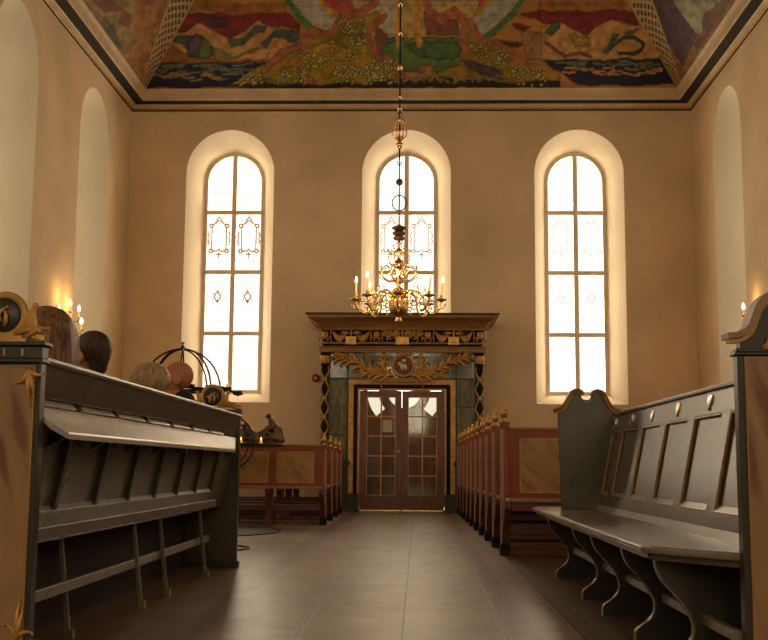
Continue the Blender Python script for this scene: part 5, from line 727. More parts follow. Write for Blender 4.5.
# door leaves
for di, s in ((1, -1), (2, 1)):
    xa, xb = sorted((PX+s*.006, PX+s*.735)); y0_, y1_ = PY+.02, PY+.065
    ga, gb = (xa+.12, xb-.10) if s < 0 else (xa+.10, xb-.12)
    bm = bm_(); box(bm, xa, ga, y0_, y1_, .015, 2.085); box(bm, gb, xb, y0_, y1_, .015, 2.085); box(bm, ga, gb, y0_, y1_, .015, .27); box(bm, ga, gb, y0_, y1_, 1.985, 2.085)
    lf = struct('door_%d' % di, bm, 'doorwood')
    lf['label'] = 'left glazed oak leaf of the double door' if s < 0 else 'right glazed oak leaf of the double door'
    bm = bm_()
    for (a, b_, z0, z1) in ((ga, ga+.014, .27, 1.985), (gb-.014, gb, .27, 1.985), (ga, gb, .27, .284), (ga, gb, 1.971, 1.985)): box(bm, a, b_, y0_-.012, y0_+.02, z0, z1)
    xm = (ga+gb)/2; box(bm, xm-.012, xm+.012, y0_-.008, y0_+.03, .28, 1.975)
    for k in range(1, 5): z = .27+(1.985-.27)*k/5; box(bm, ga+.01, gb-.01, y0_-.006, y0_+.03, z-.012, z+.012)
    obj('glazing_bar', bm, 'doorgold', lf)
    for k in range(5):
        for (a, b_) in ((ga+.012, xm-.01), (xm+.01, gb-.012)):
            z0 = .27+.343*k; obj('pane', box(bm_(), a, b_, y0_+.016, y0_+.021, z0+.012, z0+.331), 'doorglass', lf)
    hx = PX+s*.055
    if s < 0:
        bm = bm_(); lathe(bm, [(.0, 0), (.02, .002), (.022, .006)], (0, 0, 0), 12)
        for v in bm.verts: v.co = Vector((hx+v.co.x, y0_-.004+.0-v.co.z*.5, 1.03+v.co.y))
        tube(bm, [(hx, y0_, 1.03), (hx, y0_-.05, 1.03), (hx-.09, y0_-.055, 1.03)], .009, 8); obj('door_handle', bm, 'brass', lf, smooth=True)
    obj('kick_rail', box(bm_(), xa+.02, xb-.02, y0_-.008, y0_, .012, .03), 'brass', lf)
obj('threshold', box(bm_(), PX-.76, PX+.76, PY-.03, PY+.09, .0, .012), 'edge_wear_light', port)
# paper notice pinned behind the left leaf's glass
tag(obj('paper_notice', box(bm_(), PX-.33, PX-.17, PY+.031, PY+.034, 1.37, 1.58), 'paper'), 'small pale paper notice stuck to the glass of the left door leaf', 'notice')
# outer doors with round fanlight, seen through the glass
YO = YB+1.22
bm = bm_(); box(bm, -1.07, .59, YO, YO+.05, 0, 2.6); od = struct('door_3', bm, 'doorwood'); od['label'] = 'outer entrance door seen through the glass'
M['daylit'] = mat('daylit_fanlight_glass', (.9, .9, .9), .5, emit=(1, .95, .86), estr=1.9)
fc = (-.27, 2.22)
def sector(r0, r1, a0, a1):
    bm = bm_(); n = 14
    for i in range(n):
        t0 = a0+(a1-a0)*i/n; t1 = a0+(a1-a0)*(i+1)/n
        bm.faces.new([bm.verts.new((fc[0]+r*math.cos(t), YO-.006, min(2.59, fc[1]+r*math.sin(t)))) for r, t in ((r0, t0), (r1, t0), (r1, t1), (r0, t1))])
    return bm
obj('fanlight_pane', sector(.001, .32, PI, 2*PI), 'daylit', od)
obj('fanlight_pane', sector(.001, .32, .15, PI-.15), 'daylit', od)
obj('fanlight_pane', sector(.50, .72, -.72, .1), 'daylit', od); obj('fanlight_pane', sector(.50, .72, PI-.1, PI+.72), 'daylit', od)
obj('fanlight_pane', sector(.42, .62, .3, .9), 'daylit', od); obj('fanlight_pane', sector(.42, .62, PI-.9, PI-.3), 'daylit', od)
# fire bell
bm = bm_(); lathe(bm, [(0, -.02), (.075, -.02), (.08, 0), (.07, .03), (.03, .045), (0, .047)], (0, 0, 0), 20)
for v in bm.verts: v.co = Vector((-1.89+v.co.x, YB-.024-v.co.z, 2.38+v.co.y))
bl = tag(obj('alarm_bell', bm, 'bell', smooth='auto'), 'small round red alarm bell on the plaster left of the door surround', 'bell')
bm = bm_(); ball(bm, (-1.89, YB-.073, 2.38), .022, (1, .5, 1)); obj('bell_centre', bm, 'white', bl, smooth=True)
# small switch at the left corner of the back wall
# ---------------------------------------------------------------- chandelier
HX, HY = -.235, 13.0
ch = thing('chandelier', 'large brass chandelier with scrolled arms hanging over the aisle', 'chandelier', (HX, HY, 2.45))
TOP = CZ+CS*RISE
bm = bm_(); tube(bm, [(HX, HY, 4.40), (HX, HY, TOP-.02)], .010, 8)
rod = obj('suspension_rod', bm, 'iron', ch)
for z, r in ((5.18, .022), (5.55, .034), (5.98, .03), (6.35, .034), (6.8, .034)): obj('rod_knop', ball(bm_(), (HX, HY, z), r, (1, 1, 1.1), 12, 8), 'brass', rod, smooth=True)
bm = bm_(); lathe(bm, [(.0, TOP-.12), (.05, TOP-.1), (.12, TOP-.03), (.12, TOP-.005), (0, TOP-.005)], (HX, HY, 0), 20)
obj('ceiling_rose', bm, 'brass', rod, smooth=True)
bm = bm_(); ball(bm, (HX, HY, 4.58), .045, seg=14)
for k in range(6):
    a = k*PI/3; ca, sa = math.cos(a), math.sin(a)
    for (z0, R0) in ((4.72, .09), (4.86, .06)):
        pts = [(HX+ca*(R0*.5+R0*.45*math.cos(t)), HY+sa*(R0*.5+R0*.45*math.cos(t)), z0+.055*math.sin(t)) for t in [i*2*PI/10 for i in range(10)]]
        tube(bm, pts, .006, 5, closed=True)
    tube(bm, bez([(HX+ca*.015, HY+sa*.015, 4.63), (HX+ca*.085, HY+sa*.085, 4.72), (HX+ca*.05, HY+sa*.05, 4.86), (HX+ca*.02, HY+sa*.02, 5.0)], 5), .006, 5)
ball(bm, (HX, HY, 5.03), .028)
obj('fretwork_knop', bm, 'brass', rod, smooth=True)
bm = bm_(); lathe(bm, [(.008, 4.42), (.008, 3.98)], (HX, HY, 0), 8)
for s in (-1, 1): tube(bm, [(HX, HY, 4.33), (HX+s*.02, HY, 4.35), (HX+s*.025, HY, 4.39)], .006, 6)
ball(bm, (HX, HY, 4.13), .043, seg=16)
tube(bm, arcpts((HX, HY, 3.875), .085, 0, 2*PI, 24, 'xz', 1, 1.1)[:-1], .007, 6, closed=True)
tube(bm, [(HX, HY, 4.0), (HX, HY, 3.6)], .009, 8)
obj('hanger', bm, 'bronze', ch, smooth=True)
bm = bm_(); lathe(bm, [(0, 3.60), (.045, 3.595), (.085, 3.58), (.088, 3.565), (.06, 3.55), (.05, 3.535), (.078, 3.52), (.08, 3.50), (.055, 3.485), (.05, 3.47), (.072, 3.455), (.06, 3.43), (.02, 3.42), (0, 3.42)], (HX, HY, 0), 24)
obj('pulley_canopy', bm, 'bronze', ch, smooth='auto')
bm = bm_(); lathe(bm, [(0, 3.42), (.012, 3.42), (.03, 3.39), (.012, 3.36), (.014, 3.33), (.045, 3.30), (.05, 3.27), (.022, 3.24), (.020, 3.20), (.05, 3.17), (.075, 3.12), (.04, 3.09), (.025, 3.05), (.024, 2.99), (.06, 2.96), (.065, 2.93), (.03, 2.90), (.028, 2.86), (.08, 2.83), (.10, 2.81),
    (.055, 2.79), (.06, 2.77), (.09, 2.73), (.106, 2.68), (.106, 2.62), (.088, 2.565), (.06, 2.53), (.03, 2.51), (.028, 2.495), (.04, 2.48), (.04, 2.46), (.02, 2.44), (.010, 2.42), (0, 2.405)], (HX, HY, 0), 28)
for k in range(14):
    a = 2*PI*k/14; tube(bm, [(HX+r*math.cos(a), HY+r*math.sin(a), z) for r, z in ((.055, 2.785), (.094, 2.735), (.110, 2.68), (.110, 2.62), (.092, 2.565), (.06, 2.53))], .009, 5)
obj('baluster_stem', bm, 'brass', ch, smooth=True)
def radial(bm, pts, a, r, seg=6):
    tube(bm, [(HX+u*math.cos(a), HY+u*math.sin(a), z) for u, z in pts], r, seg)
def sp2(c, r0, r1, a0, a1, n=18):
    return [(c[0]+(r0+(r1-r0)*i/n)*math.cos(a0+(a1-a0)*i/n), c[1]+(r0+(r1-r0)*i/n)*math.sin(a0+(a1-a0)*i/n)) for i in range(n+1)]
for k in range(8):      # upper tier of scrolls and blossoms
    a = 2*PI*k/8+PI/8; bm = bm_()
    radial(bm, [(p.x, p.z) for p in bez([(.03, 0, 2.97), (.10, 0, 2.93), (.19, 0, 2.97), (.21, 0, 3.06), (.15, 0, 3.11), (.11, 0, 3.06), (.14, 0, 3.02)], 6)], a, .0075)
    radial(bm, [(p.x, p.z) for p in bez([(.03, 0, 3.14), (.08, 0, 3.12), (.13, 0, 3.17), (.13, 0, 3.25), (.09, 0, 3.28), (.065, 0, 3.24)], 6)], a, .006)
    radial(bm, [(p.x, p.z) for p in bez([(.19, 0, 2.99), (.235, 0, 2.96), (.245, 0, 3.01), (.22, 0, 3.03)], 5)], a, .005)
    for u, z, r in ((.225, 3.09, .016), (.14, 3.30, .013), (.07, 3.36, .010), (.10, 3.13, .011)): ball(bm, (HX+u*math.cos(a), HY+u*math.sin(a), z), r, seg=8, rings=5)
    obj('scroll_ornament', bm, 'brass', ch, smooth=True)
lit = {4: 1, 0: 1, 3: 1, 5: 1, 6: 1}     # arms counted from +x anticlockwise; near arms are 5,6,7
for k in range(8):
    a = 2*PI*k/8; bm = bm_()
    radial(bm, [(p.x, p.z) for p in bez([(.09, 0, 2.74), (.16, 0, 2.80), (.24, 0, 2.80), (.29, 0, 2.73), (.31, 0, 2.62), (.37, 0, 2.555), (.43, 0, 2.565), (.48, 0, 2.62), (.50, 0, 2.69)], 7)], a, .012, 8)
    radial(bm, sp2((.235, 2.72), .075, .018, PI*.55, -PI*1.6, 22), a, .0085)
    radial(bm, sp2((.385, 2.645), .085, .02, -PI*.55, PI*1.7, 22), a, .0085)
    radial(bm, sp2((.19, 2.635), .06, .015, PI*.3, PI*2.3, 18), a, .007)
    radial(bm, sp2((.30, 2.80), .04, .012, -PI*.5, PI*1.4, 14), a, .006)
    radial(bm, [(.475, 2.60), (.53, 2.62), (.545, 2.65)], a, .006)
    for u, z in ((.24, 2.845), (.31, 2.845), (.545, 2.655), (.19, 2.56), (.37, 2.725)): ball(bm, (HX+u*math.cos(a), HY+u*math.sin(a), z), .012, seg=8, rings=5)
    arm = obj('arm', bm, 'brass', ch, smooth=True)
    ex, ey = HX+.50*math.cos(a), HY+.50*math.sin(a)
    bm = bm_(); lathe(bm, [(0, 2.685), (.02, 2.69), (.035, 2.70), (.07, 2.712), (.074, 2.722), (.06, 2.722), (.03, 2.715), (.017, 2.72), (.015, 2.74), (.022, 2.75), (.022, 2.765), (0, 2.765)], (ex, ey, 0), 18)
    obj('drip_pan', bm, 'brass', arm, smooth=True)
    lean = .018 if k in (0, 7) else 0
    bm = bm_(); tube(bm, [(ex, ey, 2.766), (ex+lean, ey, 2.915)], [.0125, .0105], 10); cd = tag(obj('candle', bm, 'wax', None), 'x', 'candle')
    cd['label'] = {0: 'lit candle at the right end of the brass chandelier', 1: 'unlit far right candle on the back of the brass chandelier', 2: 'unlit candle on the rear middle arm of the brass chandelier', 3: 'lit lower flame candle on the back left arm of the chandelier', 4: 'lit candle at the left end of the brass chandelier', 5: 'lit highest candle on the near left arm of the chandelier', 6: 'lit candle before the middle stem of the chandelier', 7: 'unlit leaning candle on the near right arm of the chandelier'}[k]
    cd['group'] = 'chandelier candles'
    bm = bm_(); tube(bm, [(ex+lean, ey, 2.912), (ex+lean, ey, 2.926)], .0015, 4); obj('wick', bm, 'iron', cd)
    if k in lit:
        bm = bm_(); lathe(bm, [(0, 2.916), (.011, 2.925), (.0145, 2.94), (.010, 2.962), (0, 2.99)], (ex+lean, ey, 0), 10)
        obj('flame', bm, 'flame', cd, smooth=True)
        l = bpy.data.lights.new('candle_light', 'POINT'); l.energy = 5; l.color = (1, .58, .22); l.shadow_soft_size = .03
        lo = bpy.data.objects.new('candle_light', l); C.objects.link(lo); lo.location = (ex+lean, ey, 3.0)

# ---------------------------------------------------------------- wall sconces
def sconce(x, y, z, s, label, offs):
    t = thing('wall_sconce', label, 'sconce', (x, y, z))
    bm = bm_(); prism(bm, [(y+.09*math.cos(a*PI/8), z-.05+.14*math.sin(a*PI/8)) for a in range(16)], YZ, x, x+s*.02); obj('back_plate', bm, 'brass', t)
    for i, (dy, dz) in enumerate(offs):
        bm = bm_(); ox = x+s*.20
        tube(bm, bez([(x+s*.02, y, z-.08), (x+s*.10, y+dy*.5, z-.14+dz*.5), (ox, y+dy, z-.10+dz), (ox, y+dy, z-.05+dz)], 6), .009, 6); ar = obj('arm', bm, 'brass', t, smooth=True)
        bm = bm_(); lathe(bm, [(0, -.05), (.04, -.045), (.045, -.035), (.015, -.03), (.015, -.01), (0, -.01)], (ox, y+dy, z+dz), 14); obj('drip_pan', bm, 'brass', ar, smooth=True)
        bm = bm_(); tube(bm, [(ox, y+dy, z+dz-.012), (ox, y+dy, z+dz+.05)], .011, 10); c_ = obj('candle', bm, 'wax')
        where = 'left' if s > 0 else 'right'; k = ['first', 'second', 'lowest'][i] if s > 0 else ''
        tag(c_, ({0: 'lit candle nearest the long-haired head on the left wall sconce', 1: 'lit upper candle farther right on the left wall sconce', 2: 'lit lowest candle of the left wall sconce'}[i] if s > 0 else 'lit candle on the right wall sconce above the pew end'), 'candle')
        bm = bm_(); lathe(bm, [(0, .052), (.02, .065), (.026, .09), (.018, .125), (0, .155)], (ox, y+dy, z+dz), 10); obj('flame', bm, 'flame', c_, smooth=True)
        l = bpy.data.lights.new('candle_light', 'POINT'); l.energy = 3; l.color = (1, .58, .22); l.shadow_soft_size = .04
        lo = bpy.data.objects.new('candle_light', l); C.objects.link(lo); lo.location = (ox, y+dy, z+dz+.22)
sconce(XL+.004, 17.0-.25, 3.10, 1, 'brass wall sconce with lit candles on the left plaster wall', ((-.05, .0), (.40, -.02), (.56, -.20)))
sconce(XR-.004, 16.95, 3.12, -1, 'brass wall sconce on the right plaster wall beyond the right pew end', ((.0, 0),))

# ---------------------------------------------------------------- candle globe with bronze figures, left of the aisle
GX, GY = -2.83, 13.3
gl = thing('candle_globe', 'black iron candle globe with hoops and round tray beyond the left pew', 'candle globe', (GX, GY, 0))
bm = bm_(); lathe(bm, [(0, 0.0), (1.22, 0.0), (1.22, .012), (1.1, .03), (.2, .05), (.06, .09), (.045, .2), (.045, .95), (.07, 1.0), (0, 1.0)], (GX, GY, 0), 48); obj('base', bm, 'iron', gl)
bm = bm_(); lathe(bm, [(0, .985), (.2, .985), (1.22, .998), (1.24, 1.008), (1.24, 1.02), (.1, 1.02), (0, 1.02)], (GX, GY, 0), 56); obj('tray', bm, 'iron', gl)
bm = bm_(); tube(bm, [(GX, GY, 1.02), (GX, GY, 1.66)], .025, 8); tube(bm, arcpts((GX, GY, 1.66), .46, 0, 2*PI, 40, 'xy')[:-1], .014, 6, closed=True)
for k in range(4): a = k*PI/4+.2; tube(bm, [(GX+.46*math.cos(a), GY+.46*math.sin(a), 1.66), (GX-.46*math.cos(a), GY-.46*math.sin(a), 1.66)], .009, 6)
obj('candle_ring', bm, 'iron', gl)
for k in range(4):
    a = k*PI/4+.25; bm = bm_()
    tube(bm, [(GX+.46*math.cos(t)*math.cos(a), GY+.46*math.cos(t)*math.sin(a), 1.66+.49*math.sin(t)) for t in [PI*i/24 for i in range(25)]], .011, 6)
    obj('hoop', bm, 'iron', gl)
bm = bm_(); lathe(bm, [(0, 2.14), (.02, 2.145), (.03, 2.165), (.015, 2.19), (.008, 2.21), (0, 2.26)], (GX, GY, 0), 10); box(bm, GX-.022, GX+.022, GY-.005, GY+.005, 2.215, 2.23); obj('finial', bm, 'iron', gl)
bm = bm_()
for (r, tl) in ((.30, .0), (.26, .5)):
    cx_, cz_ = -2.11, 1.02
    tube(bm, [(cx_+r*math.cos(t)*math.cos(tl), GY-.9+r*math.cos(t)*math.sin(tl)*.3, cz_+r*math.sin(t)) for t in [2*PI*i/40 for i in range(40)]], .010, 6, closed=True)
tube(bm, [(-2.36, GY-.9, 1.02), (-2.5, GY-.5, 1.0)], .012, 6)
obj('side_hoop', bm, 'iron', gl)
for k in range(9):   # candle cups and short candles round the ring
    a = -PI/2+(k-4)*.42; cx_, cy_ = GX+.50*math.cos(a)*1.05, GY+.50*math.sin(a)
    bm = bm_(); lathe(bm, [(0, 1.66), (.012, 1.66), (.04, 1.675), (.04, 1.695), (.02, 1.69), (0, 1.69)], (cx_, cy_, 0), 10); tube(bm, [(cx_, cy_, 1.665), (GX+.46*math.cos(a), GY+.46*math.sin(a), 1.66)], .008, 5); obj('candle_cup', bm, 'iron', gl)
for i, (px, py_, z, lab) in enumerate(((-2.23, 13.0, 1.675, 'lit small candle held above the wreath on the candle globe'), (-2.02, 12.80, 1.02, 'lit tea light at the left of the bronze figures'), (-1.79, 12.80, 1.02, 'lit tea light between the bronze figures'))):
    bm = bm_(); tube(bm, [(px, py_, z), (px, py_, z+.035)], .016, 10)
    c_ = tag(obj('tea_light', bm, 'wax'), lab, 'candle', None)
    bm = bm_(); lathe(bm, [(0, .036), (.008, .042), (.010, .052), (.006, .066), (0, .08)], (px, py_, z), 8); obj('flame', bm, 'small_flame', c_, smooth=True)
# arm carrying the candle right of the wreath
bm = bm_(); tube(bm, bez([(GX+.45, GY, 1.655), (-2.30, 13.1, 1.62), (-2.23, 13.0, 1.64), (-2.10, 13.0, 1.60)], 6), .014, 6)
lathe(bm, [(0, 1.63), (.05, 1.645), (.055, 1.675), (0, 1.675)], (-2.23, 13.0, 0), 10); lathe(bm, [(0, 1.57), (.06, 1.59), (.05, 1.63), (0, 1.63)], (-2.10, 13.0, 0), 10); obj('candle_arm', bm, 'iron', gl)

bm = bm_(); tube(bm, bez([(-2.5, 12.0, .008), (-2.0, 11.3, .008), (-1.62, 10.75, .008), (-1.60, 10.45, .008), (-1.85, 10.1, .008), (-2.4, 9.9, .008)], 8), .008, 6)
tag(obj('floor_cable', bm, 'iron', smooth=True), 'thin black cable curving over the floor tiles beside the far end of the left pew', 'cable')
# ---------------------------------------------------------------- rounded forms fused into one surface
def cap(bm, a, b, ra, rb, seg=12):
    a = Vector(a); b = Vector(b); d = b-a; l = d.length
    if l < 1e-6: d = Vector((0, 0, 1)); l = 1e-6
    d = d.normalized(); u = d.orthogonal().normalized(); v = d.cross(u); rings = []
    prof = [(-ra*math.cos(t), ra*math.sin(t)) for t in (0, .4, .8, 1.2)]+[(0, ra), (l, rb)]+[(l+rb*math.cos(t), rb*math.sin(t)) for t in (1.2, .8, .4, 0)]
    for s, r in prof:
        if r < 1e-5: rings.append([bm.verts.new(a+d*s)])
        else: rings.append([bm.verts.new(a+d*s+u*r*math.cos(2*PI*j/seg)+v*r*math.sin(2*PI*j/seg)) for j in range(seg)])
    for A, B_ in zip(rings, rings[1:]):
        for j in range(seg):
            k = (j+1) % seg; q = []
            for w_ in (A[j % len(A)], A[k % len(A)], B_[k % len(B_)], B_[j % len(B_)]):
                if w_ not in q: q.append(w_)
            bm.faces.new(q)
def fuse(o, vox, smooth=2):
    r = o.modifiers.new('remesh', 'REMESH'); r.mode = 'VOXEL'; r.voxel_size = vox; r.use_smooth_shade = True
    if smooth: s = o.modifiers.new('smooth', 'SMOOTH'); s.iterations = smooth; s.factor = .5
    return o
# bronze figures on the tray
def bronze(X_, Y_, sc, kind, label):
    bm = bm_(); Z0 = 1.02
    def c(a, b, r0, r1): cap(bm, (X_+a[0]*sc, Y_+a[1]*sc, Z0+a[2]*sc), (X_+b[0]*sc, Y_+b[1]*sc, Z0+b[2]*sc), r0*sc, r1*sc, 10)
    lathe(bm, [(0, 0), (.14*sc, 0), (.13*sc, .02*sc), (0, .02*sc)], (X_, Y_, Z0-.001), 14)
    def fig(ox, fc, h):     # crouching robed figure, fc=-1 facing left
        c((ox, 0, .055), (ox+fc*.01, 0, .14*h), .058, .054); c((ox+fc*.01, 0, .14*h), (ox+fc*.055, 0, .215*h), .054, .036)
        c((ox-fc*.03, 0, .13*h), (ox-fc*.045, 0, .05), .042, .05)
        c((ox+fc*.055, 0, .215*h), (ox+fc*.08, 0, .25*h), .017, .015); c((ox+fc*.085, 0, .268*h), (ox+fc*.098, 0, .262*h), .028, .022)
        for s in (-1, 1):
            c((ox, s*.03, .06), (ox+fc*.09, s*.04, .10*h), .034, .024); c((ox+fc*.09, s*.04, .10*h), (ox+fc*.08, s*.04, .02), .022, .015); c((ox+fc*.08, s*.04, .018), (ox+fc*.125, s*.04, .014), .014, .011)
            c((ox+fc*.045, s*.045, .205*h), (ox+fc*.05, s*.066, .145*h), .020, .016); c((ox+fc*.05, s*.066, .145*h), (ox+fc*.125, s*.03, .125*h), .015, .010)
    if kind == 2: fig(.06, -1, 1.12); fig(-.075, 1, .80)
    elif kind == 1: fig(.0, -1, .82)
    else: fig(.0, 1, .8); c((.09, 0, .03), (.12, 0, .16), .025, .018)
    o = fuse(obj('bronze_figure', bm, 'bronze', smooth=True), .0042, 1)
    tag(o, label, 'sculpture')
bronze(-1.74, 13.25, 1.12, 2, 'bronze group of two huddled figures at the right edge of the globe tray')
bronze(-1.935, 13.10, 1.0, 1, 'single crouching bronze figure between the two tea lights')
bronze(-2.10, 13.20, 1.0, 0, 'leftmost bronze figure beside the far end of the left pew')

# ---------------------------------------------------------------- red pews of the nave
def red_pew(s, length, slats, dp, db):
    """origin at the foot of the aisle post; the pew runs towards s*x, its seat towards the camera side (-y)"""
    t = thing('red_pew', 'x', 'pew')
    sx = lambda a, b: tuple(sorted((s*a, s*b)))
    bm = bm_(); box(bm, -.034, .034, -.045, .045, .10, 1.10+dp); obj_ = obj('end_post', bm, 'red', t, bevel=.004)
    bm = bm_(); box(bm, *sx(-.036, -.008), -.052, .044, .10, 1.085+dp); obj('sheen_facing', bm, 'pinkgrey', obj_, bevel=.003)  # pale strip painting the window reflection on the post's aisle face
    bm = bm_(); box(bm, -.045, .045, -.056, .056, 0, .085); box(bm, -.038, .038, -.05, .05, .085, .11); obj('foot_block', bm, 'black_plinth', obj_, bevel=.004)
    bm = bm_(); box(bm, -.045, .045, -.056, .056, 1.085+dp, 1.105+dp); box(bm, -.040, .040, -.05, .05, 1.105+dp, 1.13+dp); box(bm, -.048, .048, -.058, .058, 1.13+dp, 1.145+dp); cpt = obj('capital', bm, 'red', obj_, bevel=.003)
    bm = bm_(); lathe(bm, [(0, 1.145+dp), (.024, 1.145+dp), (.027, 1.16+dp), (.015, 1.175+dp), (.018, 1.19+dp), (.026, 1.22+dp), (.026, 1.245+dp), (.017, 1.262+dp), (.014, 1.27+dp), (.020, 1.285+dp), (.017, 1.30+dp), (.008, 1.312+dp), (0, 1.318+dp)], (0, 0, 0), 14)
    for k in range(6): a = k*PI/3; tube(bm, [(.020*math.cos(a), .020*math.sin(a), 1.185+dp), (.028*math.cos(a), .028*math.sin(a), 1.225+dp), (.018*math.cos(a), .018*math.sin(a), 1.262+dp)], .007, 5)
    obj('gilded_finial', bm, 'gold', obj_, smooth=True)
    # back: rails, stiles, marbled panels, gilt frames, cap
    np_ = int((length-.12)/.62); pitch = (length-.06)/np_
    bm = bm_(); box(bm, *sx(.03, length), .006, .03, .50, 1.06+db); bk = obj('back', bm, 'red', t)
    bm = bm_(); box(bm, *sx(.03, length), -.004, .012, .97+db, 1.045+db); box(bm, *sx(.03, length), -.004, .012, .50, .545)
    for k in range(np_+1):
        x0 = .03+k*pitch; box(bm, *sx(max(.03, x0-.055), min(length, x0+(.105 if k == 0 else .055))), -.004, .012, .545, .97+db)
    obj('back_frame', bm, 'red', bk, bevel=.003)
    for k in range(np_):
        a, b = .03+k*pitch+(.105 if k == 0 else .055), .03+(k+1)*pitch-.055
        pn = obj('marbled_panel', box(bm_(), *sx(a, b), .0, .010, .545, .97+db), 'marble', bk)
        bm = bm_()
        for (u0, u1, z0, z1) in ((a, a+.014, .545, .97+db), (b-.014, b, .545, .97+db), (a, b, .545, .559), (a, b, .956+db, .97+db)): box(bm, *sx(u0, u1), -.010, .004, z0, z1)
        obj('gilt_frame', bm, 'goldpaint', pn, bevel=.003)
    obj('top_rail', box(bm_(), *sx(.03, length), -.018, .045, 1.045+db, 1.068+db), 'brown_gold', t, bevel=.005)
    obj('seat', box(bm_(), *sx(.0, length), -.40, .005, .475, .505), 'pinkgrey', t, bevel=.008)
    if slats: obj('seat_apron', box(bm_(), *sx(.035, length), -.37, -.35, .40, .475), 'redbrown', t)
    obj('footrest', box(bm_(), *sx(.035, length), -.055, .035, .185, .265), 'redbrown', t, bevel=.004)
    obj('floor_rail', box(bm_(), *sx(.035, length), .0, .05, .0, .05), 'redbrown', t)
    x = .70
    while x < length-.1:
        bm = bm_(); prism(bm, [(-.36, 0), (.02, 0), (.02, .06), (-.03, .09), (-.06, .20), (-.04, .36), (.02, .42), (.02, .475), (-.36, .475), (-.36, .42), (-.29, .36), (-.26, .20), (-.29, .09), (-.36, .06)], lambda u, v, w_: (w_, u, v), s*x-.035, s*x+.035)
        obj('leg', bm, 'redbrown', t, bevel=.004); x += 1.15
    bm = bm_(); prism(bm, [(-.38, .475), (-.38, .42), (-.30, .34), (-.16, .26), (-.05, .10), (-.05, .475)], lambda u, v, w_: (w_, u, v), -.028, .028); obj('end_bracket', bm, 'redbrown', t, bevel=.003)
    if slats:
        for k in range(5): obj('slat', box(bm_(), *sx(.035, length), -.01-.002*k, .012, .06+.082*k, .115+.082*k), 'redbrown', t, bevel=.004)
    return t
NR = 10
pr = red_pew(1, 4.0, True, .03, .065)
for i in range(NR):
    o = pr if i == 0 else copy_tree(pr)
    y = 10.17+i*.985; o.location = (.775-.0095*i, y, 0)
    o['label'] = ['red pew with marbled panel right of the aisle, nearest the green bench', 'red pew right of the aisle, second nearest, just behind the first post',
        'third nearest red pew end right of the aisle, gilded finial', 'fourth nearest red pew end right of the aisle, gilded finial', 'fifth nearest red pew end right of the aisle, gilded finial',
        'sixth nearest red pew end right of the aisle, gilded finial', 'fourth farthest red pew end right of the aisle, gilded finial', 'third farthest red pew end right of the aisle, gilded finial',
        'second farthest red pew end right of the aisle, gilded finial', 'farthest red pew end right of the aisle, touching the door surround'][i]
    o['group'] = 'red pews right of the aisle'
pl_ = red_pew(-1, 4.0, False, -.10, -.012)
for i, y in enumerate((15.0, 16.25, 17.5, 18.7)):
    o = pl_ if i == 0 else copy_tree(pl_)
    o.location = ((-1.25, -1.26, -1.28, -1.295)[i], y, 0)
    o['label'] = ['front red pew left of the aisle with two marbled panels showing', 'second red pew from the front left of the aisle, only its end post showing',
                  'third red pew from the front left of the aisle, behind two other end posts', 'rearmost red pew left of the aisle beside the twisted column'][i]
    o['group'] = 'red pews left of the aisle'

# ---------------------------------------------------------------- long grey-green pew on the left, seen from behind
def scroll_crest(parent, cx, cz, R_, xr, xl, y, z):
    """gilded scroll with a dark round medallion sitting on an end panel; xr, xl = ends of its foot"""
    bm = bm_(); tube(bm, arcpts((cx, y, cz), R_, 0, 2*PI, 28)[:-1], R_*.19, 8, closed=True)
    for s, xe in ((1, xr), (-1, xl)):
        d = abs(xe-cx)
        tube(bm, bez([(xe, y, z+.012), (cx+s*d*.80, y, z+.022), (cx+s*R_*1.35, y, z+.06), (cx+s*R_*1.32, y, cz+.0), (cx+s*R_*1.5, y, cz+.03)], 5), [.010+.012*math.sin(PI*i/20) for i in range(21)], 7)
        tube(bm, bez([(cx+s*.02, y, cz-R_-.005), (cx+s*d*.45, y, z+.035), (cx+s*d*.8, y, z+.022), (xe, y, z+.012)], 5), .018, 7)
        leaf(bm, (cx+s*R_*.6, z+.03), PI/2-s*1.1, .10, -s*.6, .018, y-.012); leaf(bm, (cx+s*R_*1.2, z+.02), PI/2-s*.9, .09, -s*.5, .014, y-.012)
        ball(bm, (cx+s*R_*1.5, y, cz+.035), .013, seg=8, rings=5)
    box(bm, cx-R_, cx+R_, y-.02, y+.02, z-.002, z+.03)
    g = obj('gilded_crest', bm, 'goldpaint', parent, smooth='auto')
    bm = bm_(); ball(bm, (cx, y, cz), R_*.9, (1, .30, 1), 20, 12); m_ = obj('dark_medallion', bm, 'dkgreen', g, smooth=True)
    bm = bm_(); k = R_/.088
    leaf(bm, (cx-.02*k, cz-.05*k), PI/2, .10*k, -.8, .014*k, y-.30*R_); leaf(bm, (cx+.01, cz-.05*k), PI/2-.4, .08*k, .9, .012*k, y-.30*R_); leaf(bm, (cx, cz-.03*k), PI/2+.5, .06*k, .9, .010*k, y-.30*R_)
    obj('gilded_leaf', bm, 'goldpaint', m_, smooth=True)

